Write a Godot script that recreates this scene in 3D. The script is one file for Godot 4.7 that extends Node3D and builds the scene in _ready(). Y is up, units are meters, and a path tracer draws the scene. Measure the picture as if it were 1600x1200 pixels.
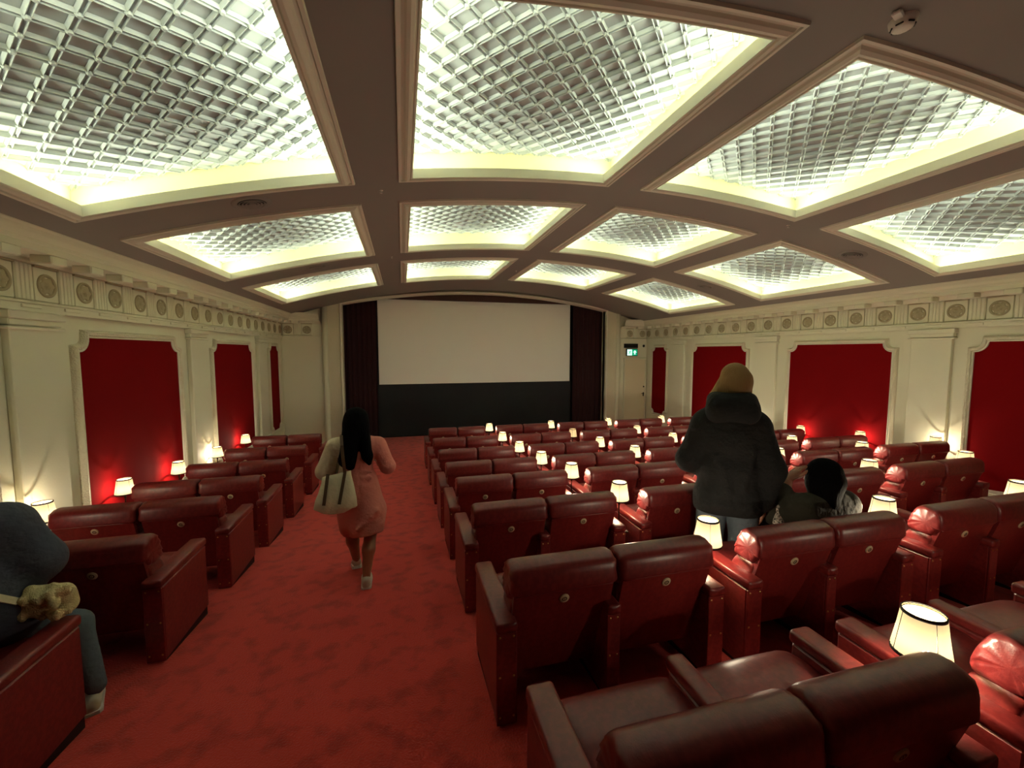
extends Node3D
# A small picture palace: raked red floor, leather armchairs in pairs, a lamp beside each pair, barrel ceiling with cove-lit lattice coffers.

const EYE := 1.78
const XC := 2.43
const XL := -3.2
const XR := 8.05
const ZE := -12.6
const ZB := 2.6
const FLOOR_Z := [-3.0, 0.0, 1.0, 2.2, 3.4, 4.6, 5.7, 7.0, 8.27, 9.5, 11.0, 13.4]
const FLOOR_D := [1.58, 1.78, 1.865, 1.965, 2.07, 2.19, 2.315, 2.42, 2.48, 2.52, 2.56, 2.62]
const ROW_Z := [-0.80, -1.96, -3.09, -4.17, -5.25, -6.40, -7.63, -8.93]
const SEAT_W := 0.625
const PAIR_X := [0.50, 1.99, 3.48, 4.97, 6.46]
const COFFER_X := [[-2.48, -0.535], [0.124, 2.12], [2.77, 4.73], [5.40, 7.30]]
const COFFER_Z := [[-2.10, -4.22], [-5.04, -7.23], [-8.20, -10.36]]
const ORD := ["first", "second", "third", "fourth", "fifth", "sixth", "seventh", "eighth", "ninth", "tenth"]

const COVE_ENERGY := 1.30
const LAMP_ENERGY := 0.12
const COVE_COLOR := Color(0.96, 1.0, 0.90)
const LAMP_COLOR := Color(1.0, 0.93, 0.80)

var M := {}
var used := {}
var rng := RandomNumberGenerator.new()

# ---------------------------------------------------------------- basics
func fy(z: float) -> float:
	var d := -z
	for i in FLOOR_Z.size() - 1:
		if d <= FLOOR_Z[i + 1] or i == FLOOR_Z.size() - 2:
			var t: float = (d - FLOOR_Z[i]) / (FLOOR_Z[i + 1] - FLOOR_Z[i])
			return EYE - lerpf(FLOOR_D[i], FLOOR_D[i + 1], t)
	return 0.0

func cy(x: float) -> float:
	return EYE + 1.845 - 0.030 * (x - XC) * (x - XC)

func numbered(called: String) -> String:
	if not used.has(called):
		used[called] = 0
		return called
	used[called] += 1
	return "%s_%03d" % [called, used[called]]

func nst(smooth := false) -> SurfaceTool:
	var s := SurfaceTool.new()
	s.begin(Mesh.PRIMITIVE_TRIANGLES)
	s.set_smooth_group(0 if smooth else -1)
	return s

func mesh_of(s: SurfaceTool) -> ArrayMesh:
	s.generate_normals()
	s.index()
	return s.commit()

func put(called: String, mesh: Mesh, m: Material, parent: Node = self) -> MeshInstance3D:
	var o := MeshInstance3D.new()
	o.name = numbered(called) if parent == self else called
	o.mesh = mesh
	o.material_override = m
	parent.add_child(o, true)
	return o

func fin(s: SurfaceTool, called: String, m: Material, parent: Node = self) -> MeshInstance3D:
	return put(called, mesh_of(s), m, parent)

func thing(called: String, at: Vector3, label: String, category: String, group := "") -> Node3D:
	var o := Node3D.new()
	o.name = numbered(called)
	add_child(o, true)
	o.position = at
	tag(o, label, category, group)
	return o

func tag(o: Node, label: String, category: String, group := "") -> void:
	o.set_meta("label", label)
	o.set_meta("category", category)
	if group != "":
		o.set_meta("group", group)

func struct_node(o: Node, label: String, category: String) -> void:
	tag(o, label, category)
	o.set_meta("kind", "structure")

# ---------------------------------------------------------------- shapes
func tri(s: SurfaceTool, a: Vector3, b: Vector3, c: Vector3) -> void:
	s.add_vertex(a)
	s.add_vertex(c)
	s.add_vertex(b)

func quad(s: SurfaceTool, a: Vector3, b: Vector3, c: Vector3, d: Vector3) -> void:
	tri(s, a, b, c)
	tri(s, a, c, d)

func poly(s: SurfaceTool, pts: Array, c: Vector3) -> void:
	var n: Vector3 = (pts[1] - pts[0]).cross(pts[2] - pts[0])
	var out: bool = n.dot(pts[0] - c) >= 0.0
	for i in range(1, pts.size() - 1):
		if out:
			tri(s, pts[0], pts[i], pts[i + 1])
		else:
			tri(s, pts[0], pts[i + 1], pts[i])

func cbox(s: SurfaceTool, c: Vector3, size: Vector3, bev := 0.005, basis := Basis.IDENTITY) -> void:
	var h := size / 2.0
	var b := minf(bev, minf(h.x, minf(h.y, h.z)) * 0.9)
	var P := func(kind: int, sx: int, sy: int, sz: int) -> Vector3:
		var v := Vector3(sx * (h.x - b), sy * (h.y - b), sz * (h.z - b))
		if kind == 0: v.x = sx * h.x
		elif kind == 1: v.y = sy * h.y
		else: v.z = sz * h.z
		return c + basis * v
	for q in [-1, 1]:
		poly(s, [P.call(0, q, -1, -1), P.call(0, q, 1, -1), P.call(0, q, 1, 1), P.call(0, q, -1, 1)], c)
		poly(s, [P.call(1, -1, q, -1), P.call(1, 1, q, -1), P.call(1, 1, q, 1), P.call(1, -1, q, 1)], c)
		poly(s, [P.call(2, -1, -1, q), P.call(2, 1, -1, q), P.call(2, 1, 1, q), P.call(2, -1, 1, q)], c)
		if b > 0.0:
			for r in [-1, 1]:
				poly(s, [P.call(0, q, r, -1), P.call(0, q, r, 1), P.call(1, q, r, 1), P.call(1, q, r, -1)], c)
				poly(s, [P.call(0, q, -1, r), P.call(0, q, 1, r), P.call(2, q, 1, r), P.call(2, q, -1, r)], c)
				poly(s, [P.call(1, -1, q, r), P.call(1, 1, q, r), P.call(2, 1, q, r), P.call(2, -1, q, r)], c)
				for t in [-1, 1]:
					poly(s, [P.call(0, q, r, t), P.call(1, q, r, t), P.call(2, q, r, t)], c)

func box_mesh(c: Vector3, size: Vector3, bev := 0.005) -> ArrayMesh:
	var s := nst()
	cbox(s, c, size, bev)
	return mesh_of(s)

func loft(s: SurfaceTool, rings: Array, cap0 := true, cap1 := true) -> void:
	var cen := []
	for r in rings:
		var c := Vector3.ZERO
		for p in r:
			c += p
		cen.append(c / r.size())
	var sum := 0.0
	var n: int = rings[0].size()
	for i in rings.size() - 1:
		var c: Vector3 = (cen[i] + cen[i + 1]) / 2.0
		for j in n:
			var a: Vector3 = rings[i][j]
			sum += (rings[i][(j + 1) % n] - a).cross(rings[i + 1][j] - a).dot(a - c)
	var out := sum >= 0.0
	for i in rings.size() - 1:
		for j in n:
			var k := (j + 1) % n
			if out:
				quad(s, rings[i][j], rings[i][k], rings[i + 1][k], rings[i + 1][j])
			else:
				quad(s, rings[i][j], rings[i + 1][j], rings[i + 1][k], rings[i][k])
	var e: int = rings.size() - 1
	for j in n:
		var k := (j + 1) % n
		if cap0:
			if out: tri(s, cen[0], rings[0][k], rings[0][j])
			else: tri(s, cen[0], rings[0][j], rings[0][k])
		if cap1:
			if out: tri(s, cen[e], rings[e][j], rings[e][k])
			else: tri(s, cen[e], rings[e][k], rings[e][j])

func tube(s: SurfaceTool, path: Array, rad, n := 8) -> void:
	var rings := []
	for i in path.size():
		var d: Vector3 = (path[mini(i + 1, path.size() - 1)] - path[maxi(i - 1, 0)]).normalized()
		var u := d.cross(Vector3.UP if absf(d.y) < 0.9 else Vector3.RIGHT).normalized()
		var v := d.cross(u)
		var r: float = rad[i] if rad is Array else rad
		var ring := []
		for k in n:
			var a := TAU * k / n
			ring.append(path[i] + (u * cos(a) + v * sin(a)) * r)
		rings.append(ring)
	loft(s, rings)

func lathe(s: SurfaceTool, prof: Array, n := 16, wob := 0.0, c := Vector3.ZERO) -> void:
	for i in n:
		for j in prof.size() - 1:
			var q := []
			for e in [[0, 0], [1, 0], [1, 1], [0, 1]]:
				var ii: int = i + e[0]
				var a: float = TAU * ii / n
				var pr: Vector2 = prof[j + e[1]]
				var r := pr.x + (wob if ii % 2 == 0 else 0.0)
				q.append(c + Vector3(cos(a) * r, pr.y, -sin(a) * r))
			if prof[j].x < 1e-5:
				tri(s, q[0], q[2], q[3])
			elif prof[j + 1].x < 1e-5:
				tri(s, q[0], q[1], q[2])
			else:
				quad(s, q[0], q[1], q[2], q[3])

func rounded_profile(pts: Array, rad: float, seg := 4) -> Array:
	# 2D polygon with rounded corners
	var out := []
	var n := pts.size()
	for i in n:
		var p: Vector2 = pts[i]
		var a: Vector2 = (pts[(i + n - 1) % n] - p)
		var b: Vector2 = (pts[(i + 1) % n] - p)
		var r := minf(rad, minf(a.length(), b.length()) * 0.49)
		var pa := p + a.normalized() * r
		var pb := p + b.normalized() * r
		for k in seg + 1:
			var t := float(k) / seg
			out.append(pa.lerp(p, t).lerp(p.lerp(pb, t), t))
	return out

func sweep_open(s: SurfaceTool, path: Array, nrm: Array, prof: Array, closed: bool, P: Callable) -> void:
	# path: Vector2, nrm: mitred offsets, prof: Vector2(offset, depth); P(point2, depth) gives the 3D point
	var n := path.size()
	for i in (n if closed else n - 1):
		var k := (i + 1) % n
		for j in prof.size() - 1:
			var a: Vector3 = P.call(path[i] + nrm[i] * prof[j].x, prof[j].y)
			var b: Vector3 = P.call(path[k] + nrm[k] * prof[j].x, prof[j].y)
			var c: Vector3 = P.call(path[k] + nrm[k] * prof[j + 1].x, prof[j + 1].y)
			var d: Vector3 = P.call(path[i] + nrm[i] * prof[j + 1].x, prof[j + 1].y)
			quad(s, a, b, c, d)

func mitres(path: Array, closed: bool, flip := 1.0) -> Array:
	var out := []
	var n := path.size()
	for i in n:
		var p: Vector2 = path[i]
		var d0: Vector2 = p - path[(i + n - 1) % n]
		var d1: Vector2 = path[(i + 1) % n] - p
		if not closed and i == 0: d0 = d1
		if not closed and i == n - 1: d1 = d0
		var n0 := Vector2(d0.y, -d0.x).normalized() * flip
		var n1 := Vector2(d1.y, -d1.x).normalized() * flip
		out.append((n0 + n1) / maxf(0.3, 1.0 + n0.dot(n1)))
	return out

# ---------------------------------------------------------------- bodies: tapered capsules joined by a smooth minimum, meshed as surface nets
func cap(a: Vector3, b: Vector3, ra: float, rb: float, k := 0.03, sc := Vector3.ONE) -> Array:
	return [a, b, ra, rb, k, sc]

func chain(pts: Array, rad: Array, k := 0.03, sc := Vector3.ONE) -> Array:
	var out := []
	for i in pts.size() - 1:
		out.append(cap(pts[i], pts[i + 1], rad[i], rad[i + 1], k, sc))
	return out

func field_mesh(prims: Array, cell: float, cuts := []) -> ArrayMesh:
	var lo := Vector3.ONE * 1e9
	var hi := -lo
	for p in prims:
		var r: float = maxf(p[2], p[3])
		var e := Vector3(r / p[5].x, r / p[5].y, r / p[5].z)
		lo = lo.min(p[0] - e).min(p[1] - e)
		hi = hi.max(p[0] + e).max(p[1] + e)
	lo -= Vector3.ONE * cell * 3.0
	hi += Vector3.ONE * cell * 3.0
	var nx := int((hi.x - lo.x) / cell) + 2
	var ny := int((hi.y - lo.y) / cell) + 2
	var nz := int((hi.z - lo.z) / cell) + 2
	var f := PackedFloat32Array()
	f.resize(nx * ny * nz)
	f.fill(1.0)
	for p in prims:
		var sc: Vector3 = p[5]
		var a: Vector3 = p[0] * sc
		var b: Vector3 = p[1] * sc
		var ra: float = p[2]
		var rb: float = p[3]
		var k: float = p[4]
		var ba := b - a
		var bb := maxf(ba.length_squared(), 1e-9)
		var back: float = 1.0 / maxf(sc.x, maxf(sc.y, sc.z))
		var r: float = maxf(ra, rb) + k + 2.0 * cell
		var e := Vector3(r / sc.x, r / sc.y, r / sc.z) + Vector3.ONE * (k + cell)
		var l: Vector3 = (p[0].min(p[1]) - e - lo) / cell
		var h: Vector3 = (p[0].max(p[1]) + e - lo) / cell
		for iz in range(maxi(0, int(l.z)), mini(nz, int(h.z) + 1)):
			for iy in range(maxi(0, int(l.y)), mini(ny, int(h.y) + 1)):
				var row := (iz * ny + iy) * nx
				for ix in range(maxi(0, int(l.x)), mini(nx, int(h.x) + 1)):
					var q := (lo + Vector3(ix, iy, iz) * cell) * sc - a
					var t := clampf(q.dot(ba) / bb, 0.0, 1.0)
					var d := ((q - ba * t).length() - lerpf(ra, rb, t)) * back
					var o := f[row + ix]
					var m := maxf(k - absf(o - d), 0.0) / k
					f[row + ix] = minf(o, d) - m * m * k * 0.25
	for c in cuts:
		for iz in nz:
			for iy in ny:
				var row := (iz * ny + iy) * nx
				for ix in nx:
					f[row + ix] = maxf(f[row + ix], c.distance_to(lo + Vector3(ix, iy, iz) * cell))
	var id := PackedInt32Array()
	id.resize(nx * ny * nz)
	id.fill(-1)
	var v := PackedVector3Array()
	var corner := [Vector3i(0, 0, 0), Vector3i(1, 0, 0), Vector3i(0, 1, 0), Vector3i(1, 1, 0), Vector3i(0, 0, 1), Vector3i(1, 0, 1), Vector3i(0, 1, 1), Vector3i(1, 1, 1)]
	var step := PackedInt32Array([0, 1, nx, nx + 1, nx * ny, nx * ny + 1, nx * ny + nx, nx * ny + nx + 1])
	var edges := [[0, 1], [2, 3], [4, 5], [6, 7], [0, 2], [1, 3], [4, 6], [5, 7], [0, 4], [1, 5], [2, 6], [3, 7]]
	for iz in nz - 1:
		for iy in ny - 1:
			var row := (iz * ny + iy) * nx
			for ix in nx - 1:
				var at := row + ix
				var inside := 0
				for c in step:
					if f[at + c] < 0.0:
						inside += 1
				if inside == 0 or inside == 8:
					continue
				var sum := Vector3.ZERO
				var cnt := 0
				for e in edges:
					var f0 := f[at + step[e[0]]]
					var f1 := f[at + step[e[1]]]
					if (f0 < 0.0) != (f1 < 0.0):
						sum += Vector3(corner[e[0]]).lerp(Vector3(corner[e[1]]), f0 / (f0 - f1))
						cnt += 1
				id[at] = v.size()
				v.append(lo + (Vector3(ix, iy, iz) + sum / cnt) * cell)
	var idx := PackedInt32Array()
	var sx := 1
	var sy := nx
	var sz := nx * ny
	for iz in range(1, nz - 1):
		for iy in range(1, ny - 1):
			for ix in range(1, nx - 1):
				var at := (iz * ny + iy) * nx + ix
				var here := f[at] < 0.0
				for ax in 3:
					var st: int = [sx, sy, sz][ax]
					var there := f[at + st] < 0.0
					if here == there:
						continue
					var u: int = [sy, sz, sx][ax]
					var w: int = [sz, sx, sy][ax]
					var q0 := id[at]
					var q1 := id[at - u]
					var q2 := id[at - u - w]
					var q3 := id[at - w]
					if q0 < 0 or q1 < 0 or q2 < 0 or q3 < 0:
						continue
					if here:
						idx.append_array([q0, q2, q1, q0, q3, q2])
					else:
						idx.append_array([q0, q1, q2, q0, q2, q3])
	var nrm := PackedVector3Array()
	nrm.resize(v.size())
	for i in range(0, idx.size(), 3):
		var n := (v[idx[i + 2]] - v[idx[i]]).cross(v[idx[i + 1]] - v[idx[i]])
		for j in 3:
			nrm[idx[i + j]] += n
	for i in nrm.size():
		nrm[i] = nrm[i].normalized()
	var arr := []
	arr.resize(Mesh.ARRAY_MAX)
	arr[Mesh.ARRAY_VERTEX] = v
	arr[Mesh.ARRAY_NORMAL] = nrm
	arr[Mesh.ARRAY_INDEX] = idx
	var m := ArrayMesh.new()
	m.add_surface_from_arrays(Mesh.PRIMITIVE_TRIANGLES, arr)
	return m

# ---------------------------------------------------------------- materials
func noise_tex(freq: float, oct := 4, ramp: Gradient = null, size := 512, seed_ := 1, kind := FastNoiseLite.TYPE_SIMPLEX_SMOOTH) -> NoiseTexture2D:
	var n := FastNoiseLite.new()
	n.noise_type = kind
	n.frequency = freq
	n.fractal_octaves = oct
	n.seed = seed_
	var t := NoiseTexture2D.new()
	t.width = size
	t.height = size
	t.seamless = true
	t.noise = n
	if ramp:
		t.color_ramp = ramp
	return t

func grad(a: Color, b: Color, lo := 0.3, hi := 0.7) -> Gradient:
	var g := Gradient.new()
	g.offsets = PackedFloat32Array([lo, hi])
	g.colors = PackedColorArray([a, b])
	return g

func mat(called: String, c: Color, rough := 0.7, metal := 0.0) -> StandardMaterial3D:
	var m := StandardMaterial3D.new()
	m.resource_name = called
	m.albedo_color = c
	m.roughness = rough
	m.metallic = metal
	M[called] = m
	return m

func relief(m: StandardMaterial3D, t: Texture2D, cm: float, scale: float) -> void:
	m.heightmap_enabled = true
	m.heightmap_texture = t
	m.heightmap_scale = cm
	m.uv1_triplanar = true
	m.uv1_scale = Vector3.ONE * scale

func make_materials() -> void:
	var fine := noise_tex(0.06, 4, null, 512, 3)
	var grain := noise_tex(0.05, 3, null, 512, 7, FastNoiseLite.TYPE_CELLULAR)
	mat("plaster", Color(0.86, 0.85, 0.765), 0.65)
	relief(M.plaster, fine, 0.05, 1.3)
	mat("soffit_paint", Color(0.53, 0.51, 0.49), 0.7)
	mat("carved_plaster", Color(0.84, 0.815, 0.72), 0.6)
	relief(M.carved_plaster, noise_tex(0.09, 2, null, 256, 11), 0.9, 2.2)
	mat("medallion_plaster", Color(0.66, 0.62, 0.51), 0.65)
	mat("bead_plaster", Color(0.86, 0.84, 0.77), 0.5)
	mat("cove_paint", Color(0.93, 0.91, 0.74), 0.6)
	mat("lattice_plaster", Color(0.675, 0.695, 0.69), 0.55)
	mat("red_velvet", Color(0.46, 0.02, 0.04), 0.9)
	M.red_velvet.metallic_specular = 0.2
	relief(M.red_velvet, fine, 0.03, 4.0)
	var c := mat("carpet", Color(1, 1, 1), 1.0)
	c.albedo_texture = noise_tex(0.012, 5, grad(Color(0.645, 0.155, 0.13), Color(0.80, 0.225, 0.185), 0.12, 0.5), 1024, 21)
	c.uv1_triplanar = true
	c.uv1_world_triplanar = true
	c.uv1_scale = Vector3.ONE * 0.35
	c.heightmap_enabled = true
	c.heightmap_texture = noise_tex(0.2, 3, null, 1024, 22)
	c.heightmap_scale = 0.5
	c.rim_enabled = true
	c.rim = 0.3
	c.rim_tint = 0.9
	var l := mat("leather", Color(1, 1, 1), 0.36)
	l.albedo_texture = noise_tex(0.01, 4, grad(Color(0.44, 0.125, 0.125), Color(0.495, 0.16, 0.152)), 512, 31)
	l.metallic_specular = 0.55
	relief(l, grain, 0.035, 5.0)
	mat("plinth", Color(0.055, 0.04, 0.04), 0.6)
	mat("stud_brass", Color(0.78, 0.66, 0.42), 0.35, 1.0)
	mat("disc_ivory", Color(0.82, 0.76, 0.62), 0.5)
	mat("disc_ink", Color(0.34, 0.25, 0.19), 0.6)
	mat("post_bronze", Color(0.22, 0.16, 0.11), 0.4, 0.8)
	mat("lamp_trim", Color(0.06, 0.05, 0.05), 0.7)
	var g := mat("tray_glass", Color(0.8, 0.85, 0.85, 0.25), 0.08)
	g.transparency = BaseMaterial3D.TRANSPARENCY_ALPHA
	for q in [["shade_fabric", 0.20], ["shade_dim", 0.08]]:
		var s := mat(q[0], Color(0.92, 0.84, 0.68), 0.8)
		s.emission_enabled = true
		s.emission = Color(1.0, 0.90, 0.70)
		s.emission_energy_multiplier = q[1]
		s.cull_mode = BaseMaterial3D.CULL_DISABLED
		s.backlight_enabled = true
		s.backlight = Color(0.40, 0.37, 0.30)
	var b := mat("bulb_glow", Color(1, 1, 1), 0.4)
	b.emission_enabled = true
	b.emission = Color(1.0, 0.95, 0.84)
	b.emission_energy_multiplier = 3.0
	var e := mat("strip_glow", Color(1, 1, 1), 0.4)
	e.emission_enabled = true
	e.emission = COVE_COLOR
	e.emission_energy_multiplier = 1.0
	mat("screen_white", Color(0.94, 0.94, 0.92), 0.85)
	mat("masking_black", Color(0.14, 0.15, 0.165), 0.95)
	mat("drape", Color(0.16, 0.03, 0.055), 0.95)
	mat("pelmet_wood", Color(0.24, 0.10, 0.07), 0.5)
	relief(M.pelmet_wood, noise_tex(0.08, 3, null, 256, 41), 0.6, 1.6)
	mat("door_paint", Color(0.85, 0.81, 0.70), 0.5)
	mat("dark_metal", Color(0.10, 0.085, 0.07), 0.45, 0.5)
	mat("vent_black", Color(0.06, 0.055, 0.05), 0.7)
	mat("white_plastic", Color(0.86, 0.84, 0.80), 0.4)
	mat("slot_black", Color(0.02, 0.02, 0.02), 0.8)
	for q in [["sign_green", Color(0.0, 0.66, 0.48), 0.55], ["sign_white", Color(0.82, 1.0, 0.93), 0.85]]:
		var s := mat(q[0], q[1], 0.4)
		s.emission_enabled = true
		s.emission = q[1]
		s.emission_energy_multiplier = q[2]
	# people
	mat("skin", Color(0.66, 0.46, 0.36), 0.5)
	M.skin.subsurf_scatter_enabled = true
	M.skin.subsurf_scatter_strength = 0.1
	mat("black_hair", Color(0.03, 0.028, 0.03), 0.7)
	mat("blond_hair", Color(0.60, 0.475, 0.31), 0.55)
	for q in ["black_hair", "blond_hair"]:
		relief(M[q], noise_tex(0.05, 2, null, 256, 51), 0.5, 3.0)
		M[q].uv1_scale = Vector3(9, 1.2, 9)
		M[q].metallic_specular = 0.12
	mat("salmon_cloth", Color(0.80, 0.48, 0.43), 0.9)
	mat("cream_knit", Color(0.80, 0.73, 0.62), 0.95)
	mat("canvas", Color(0.83, 0.79, 0.66), 0.9)
	mat("brown_strap", Color(0.34, 0.25, 0.17), 0.8)
	mat("black_cloth", Color(0.04, 0.041, 0.044), 0.9)
	mat("jeans", Color(0.34, 0.385, 0.42), 0.9)
	mat("olive_cloth", Color(0.175, 0.165, 0.12), 0.9)
	mat("blue_cloth", Color(0.265, 0.28, 0.335), 0.9)
	mat("cream_fluff", Color(0.80, 0.735, 0.55), 1.0)
	relief(M.cream_fluff, noise_tex(0.08, 3, null, 256, 61), 0.5, 5.0)
	for q in ["salmon_cloth", "cream_knit", "canvas", "black_cloth", "jeans", "olive_cloth", "blue_cloth"]:
		relief(M[q], noise_tex(0.02, 4, null, 512, 71), 0.8, 1.6)
	mat("print_cloth", Color(1, 1, 1), 0.9)
	M.print_cloth.albedo_texture = noise_tex(0.06, 2, grad(Color(0.12, 0.11, 0.11), Color(0.84, 0.80, 0.74), 0.40, 0.47), 256, 81)
	M.print_cloth.uv1_triplanar = true
	M.print_cloth.uv1_scale = Vector3.ONE * 4.0
	mat("shoe_white", Color(0.82, 0.78, 0.70), 0.7)
	mat("eye_white", Color(0.8, 0.78, 0.75), 0.3)
	mat("lip", Color(0.52, 0.27, 0.24), 0.5)

# ---------------------------------------------------------------- scene
func _ready() -> void:
	rng.seed = 7
	var cam := Camera3D.new()
	cam.name = "camera"
	cam.position = Vector3(0, EYE, 0)
	cam.rotation_degrees = Vector3(-4.42, -14.7, 0)
	cam.fov = 85.42
	cam.near = 0.05
	cam.far = 100.0
	add_child(cam)
	cam.current = true
	var we := WorldEnvironment.new()
	we.name = "world_environment"
	var env := Environment.new()
	env.background_mode = Environment.BG_COLOR
	env.background_color = Color.BLACK
	env.tonemap_mode = Environment.TONE_MAPPER_LINEAR
	env.tonemap_exposure = 1.42
	env.sdfgi_enabled = true
	env.ssao_enabled = true
	env.ssil_enabled = true
	we.environment = env
	add_child(we)
	make_materials()
	build_floor()
	build_ceiling()
	for side in [-1, 1]:
		build_side_wall(side)
	build_end_wall()
	build_stage()
	for r in COFFER_Z.size():
		for c in COFFER_X.size():
			build_coffer(c, r)
	build_ceiling_fittings()
	build_seating()
	build_people()

# ---------------------------------------------------------------- setting
func build_floor() -> void:
	var s := nst(true)
	var zs := [ZB + 0.2]
	for i in range(1, FLOOR_Z.size()):
		zs.append(-FLOOR_Z[i])
	for i in zs.size() - 1:
		for t in 4:
			var z0 := lerpf(zs[i], zs[i + 1], t / 4.0)
			var z1 := lerpf(zs[i], zs[i + 1], (t + 1) / 4.0)
			quad(s, Vector3(XL - 0.1, fy(z0), z0), Vector3(XR + 0.1, fy(z0), z0), Vector3(XR + 0.1, fy(z1), z1), Vector3(XL - 0.1, fy(z1), z1))
	s.set_smooth_group(-1)
	var zb: float = zs[0]
	var ze: float = zs[zs.size() - 1]
	var y := -1.2
	quad(s, Vector3(XL - 0.1, y, ze), Vector3(XR + 0.1, y, ze), Vector3(XR + 0.1, y, zb), Vector3(XL - 0.1, y, zb))
	quad(s, Vector3(XL - 0.1, y, zb), Vector3(XR + 0.1, y, zb), Vector3(XR + 0.1, fy(zb), zb), Vector3(XL - 0.1, fy(zb), zb))
	struct_node(fin(s, "floor", M.carpet), "red carpet on the raked cinema floor, scuffed along the aisle", "floor")

func in_coffer(x: float, z: float) -> bool:
	for cx in COFFER_X:
		for cz in COFFER_Z:
			if x > cx[0] and x < cx[1] and z < cz[0] and z > cz[1]:
				return true
	return false

func build_ceiling() -> void:
	var xs := [XL]
	for cx in COFFER_X:
		for k in 9:
			xs.append(lerpf(cx[0], cx[1], k / 8.0))
	xs.append(XR)
	var zs := [ZB]
	for cz in COFFER_Z:
		zs.append(cz[0])
		zs.append(cz[1])
	zs.append(ZE - 0.02)
	var s := nst(true)
	for i in xs.size() - 1:
		for j in zs.size() - 1:
			if in_coffer((xs[i] + xs[i + 1]) / 2.0, (zs[j] + zs[j + 1]) / 2.0):
				continue
			var a := Vector3(xs[i], cy(xs[i]), zs[j])
			var b := Vector3(xs[i + 1], cy(xs[i + 1]), zs[j])
			var c := Vector3(xs[i + 1], cy(xs[i + 1]), zs[j + 1])
			var d := Vector3(xs[i], cy(xs[i]), zs[j + 1])
			quad(s, a, d, c, b)
	var o := fin(s, "ceiling", M.soffit_paint)
	struct_node(o, "barrel-vaulted painted ceiling with wide plain ribs between the lattice coffers", "ceiling")
	var r := nst()
	cbox(r, Vector3((XL + XR) / 2.0, 4.25, (ZB - 13.6) / 2.0), Vector3(XR - XL + 0.6, 0.2, ZB + 13.6 + 0.6), 0.0)
	struct_node(fin(r, "ceiling_slab", M.masking_black), "concrete slab above the vaulted ceiling", "ceiling")
	# fine raised band edging every rib, a step of moulding around each coffer group
	var bw := nst()
	cbox(bw, Vector3((XL + XR) / 2.0, 1.4, ZB + 0.1), Vector3(XR - XL + 0.4, 5.6, 0.2), 0.0)
	struct_node(fin(bw, "wall_back", M.drape), "dark draped rear wall of the auditorium behind the viewer", "wall")

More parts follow.
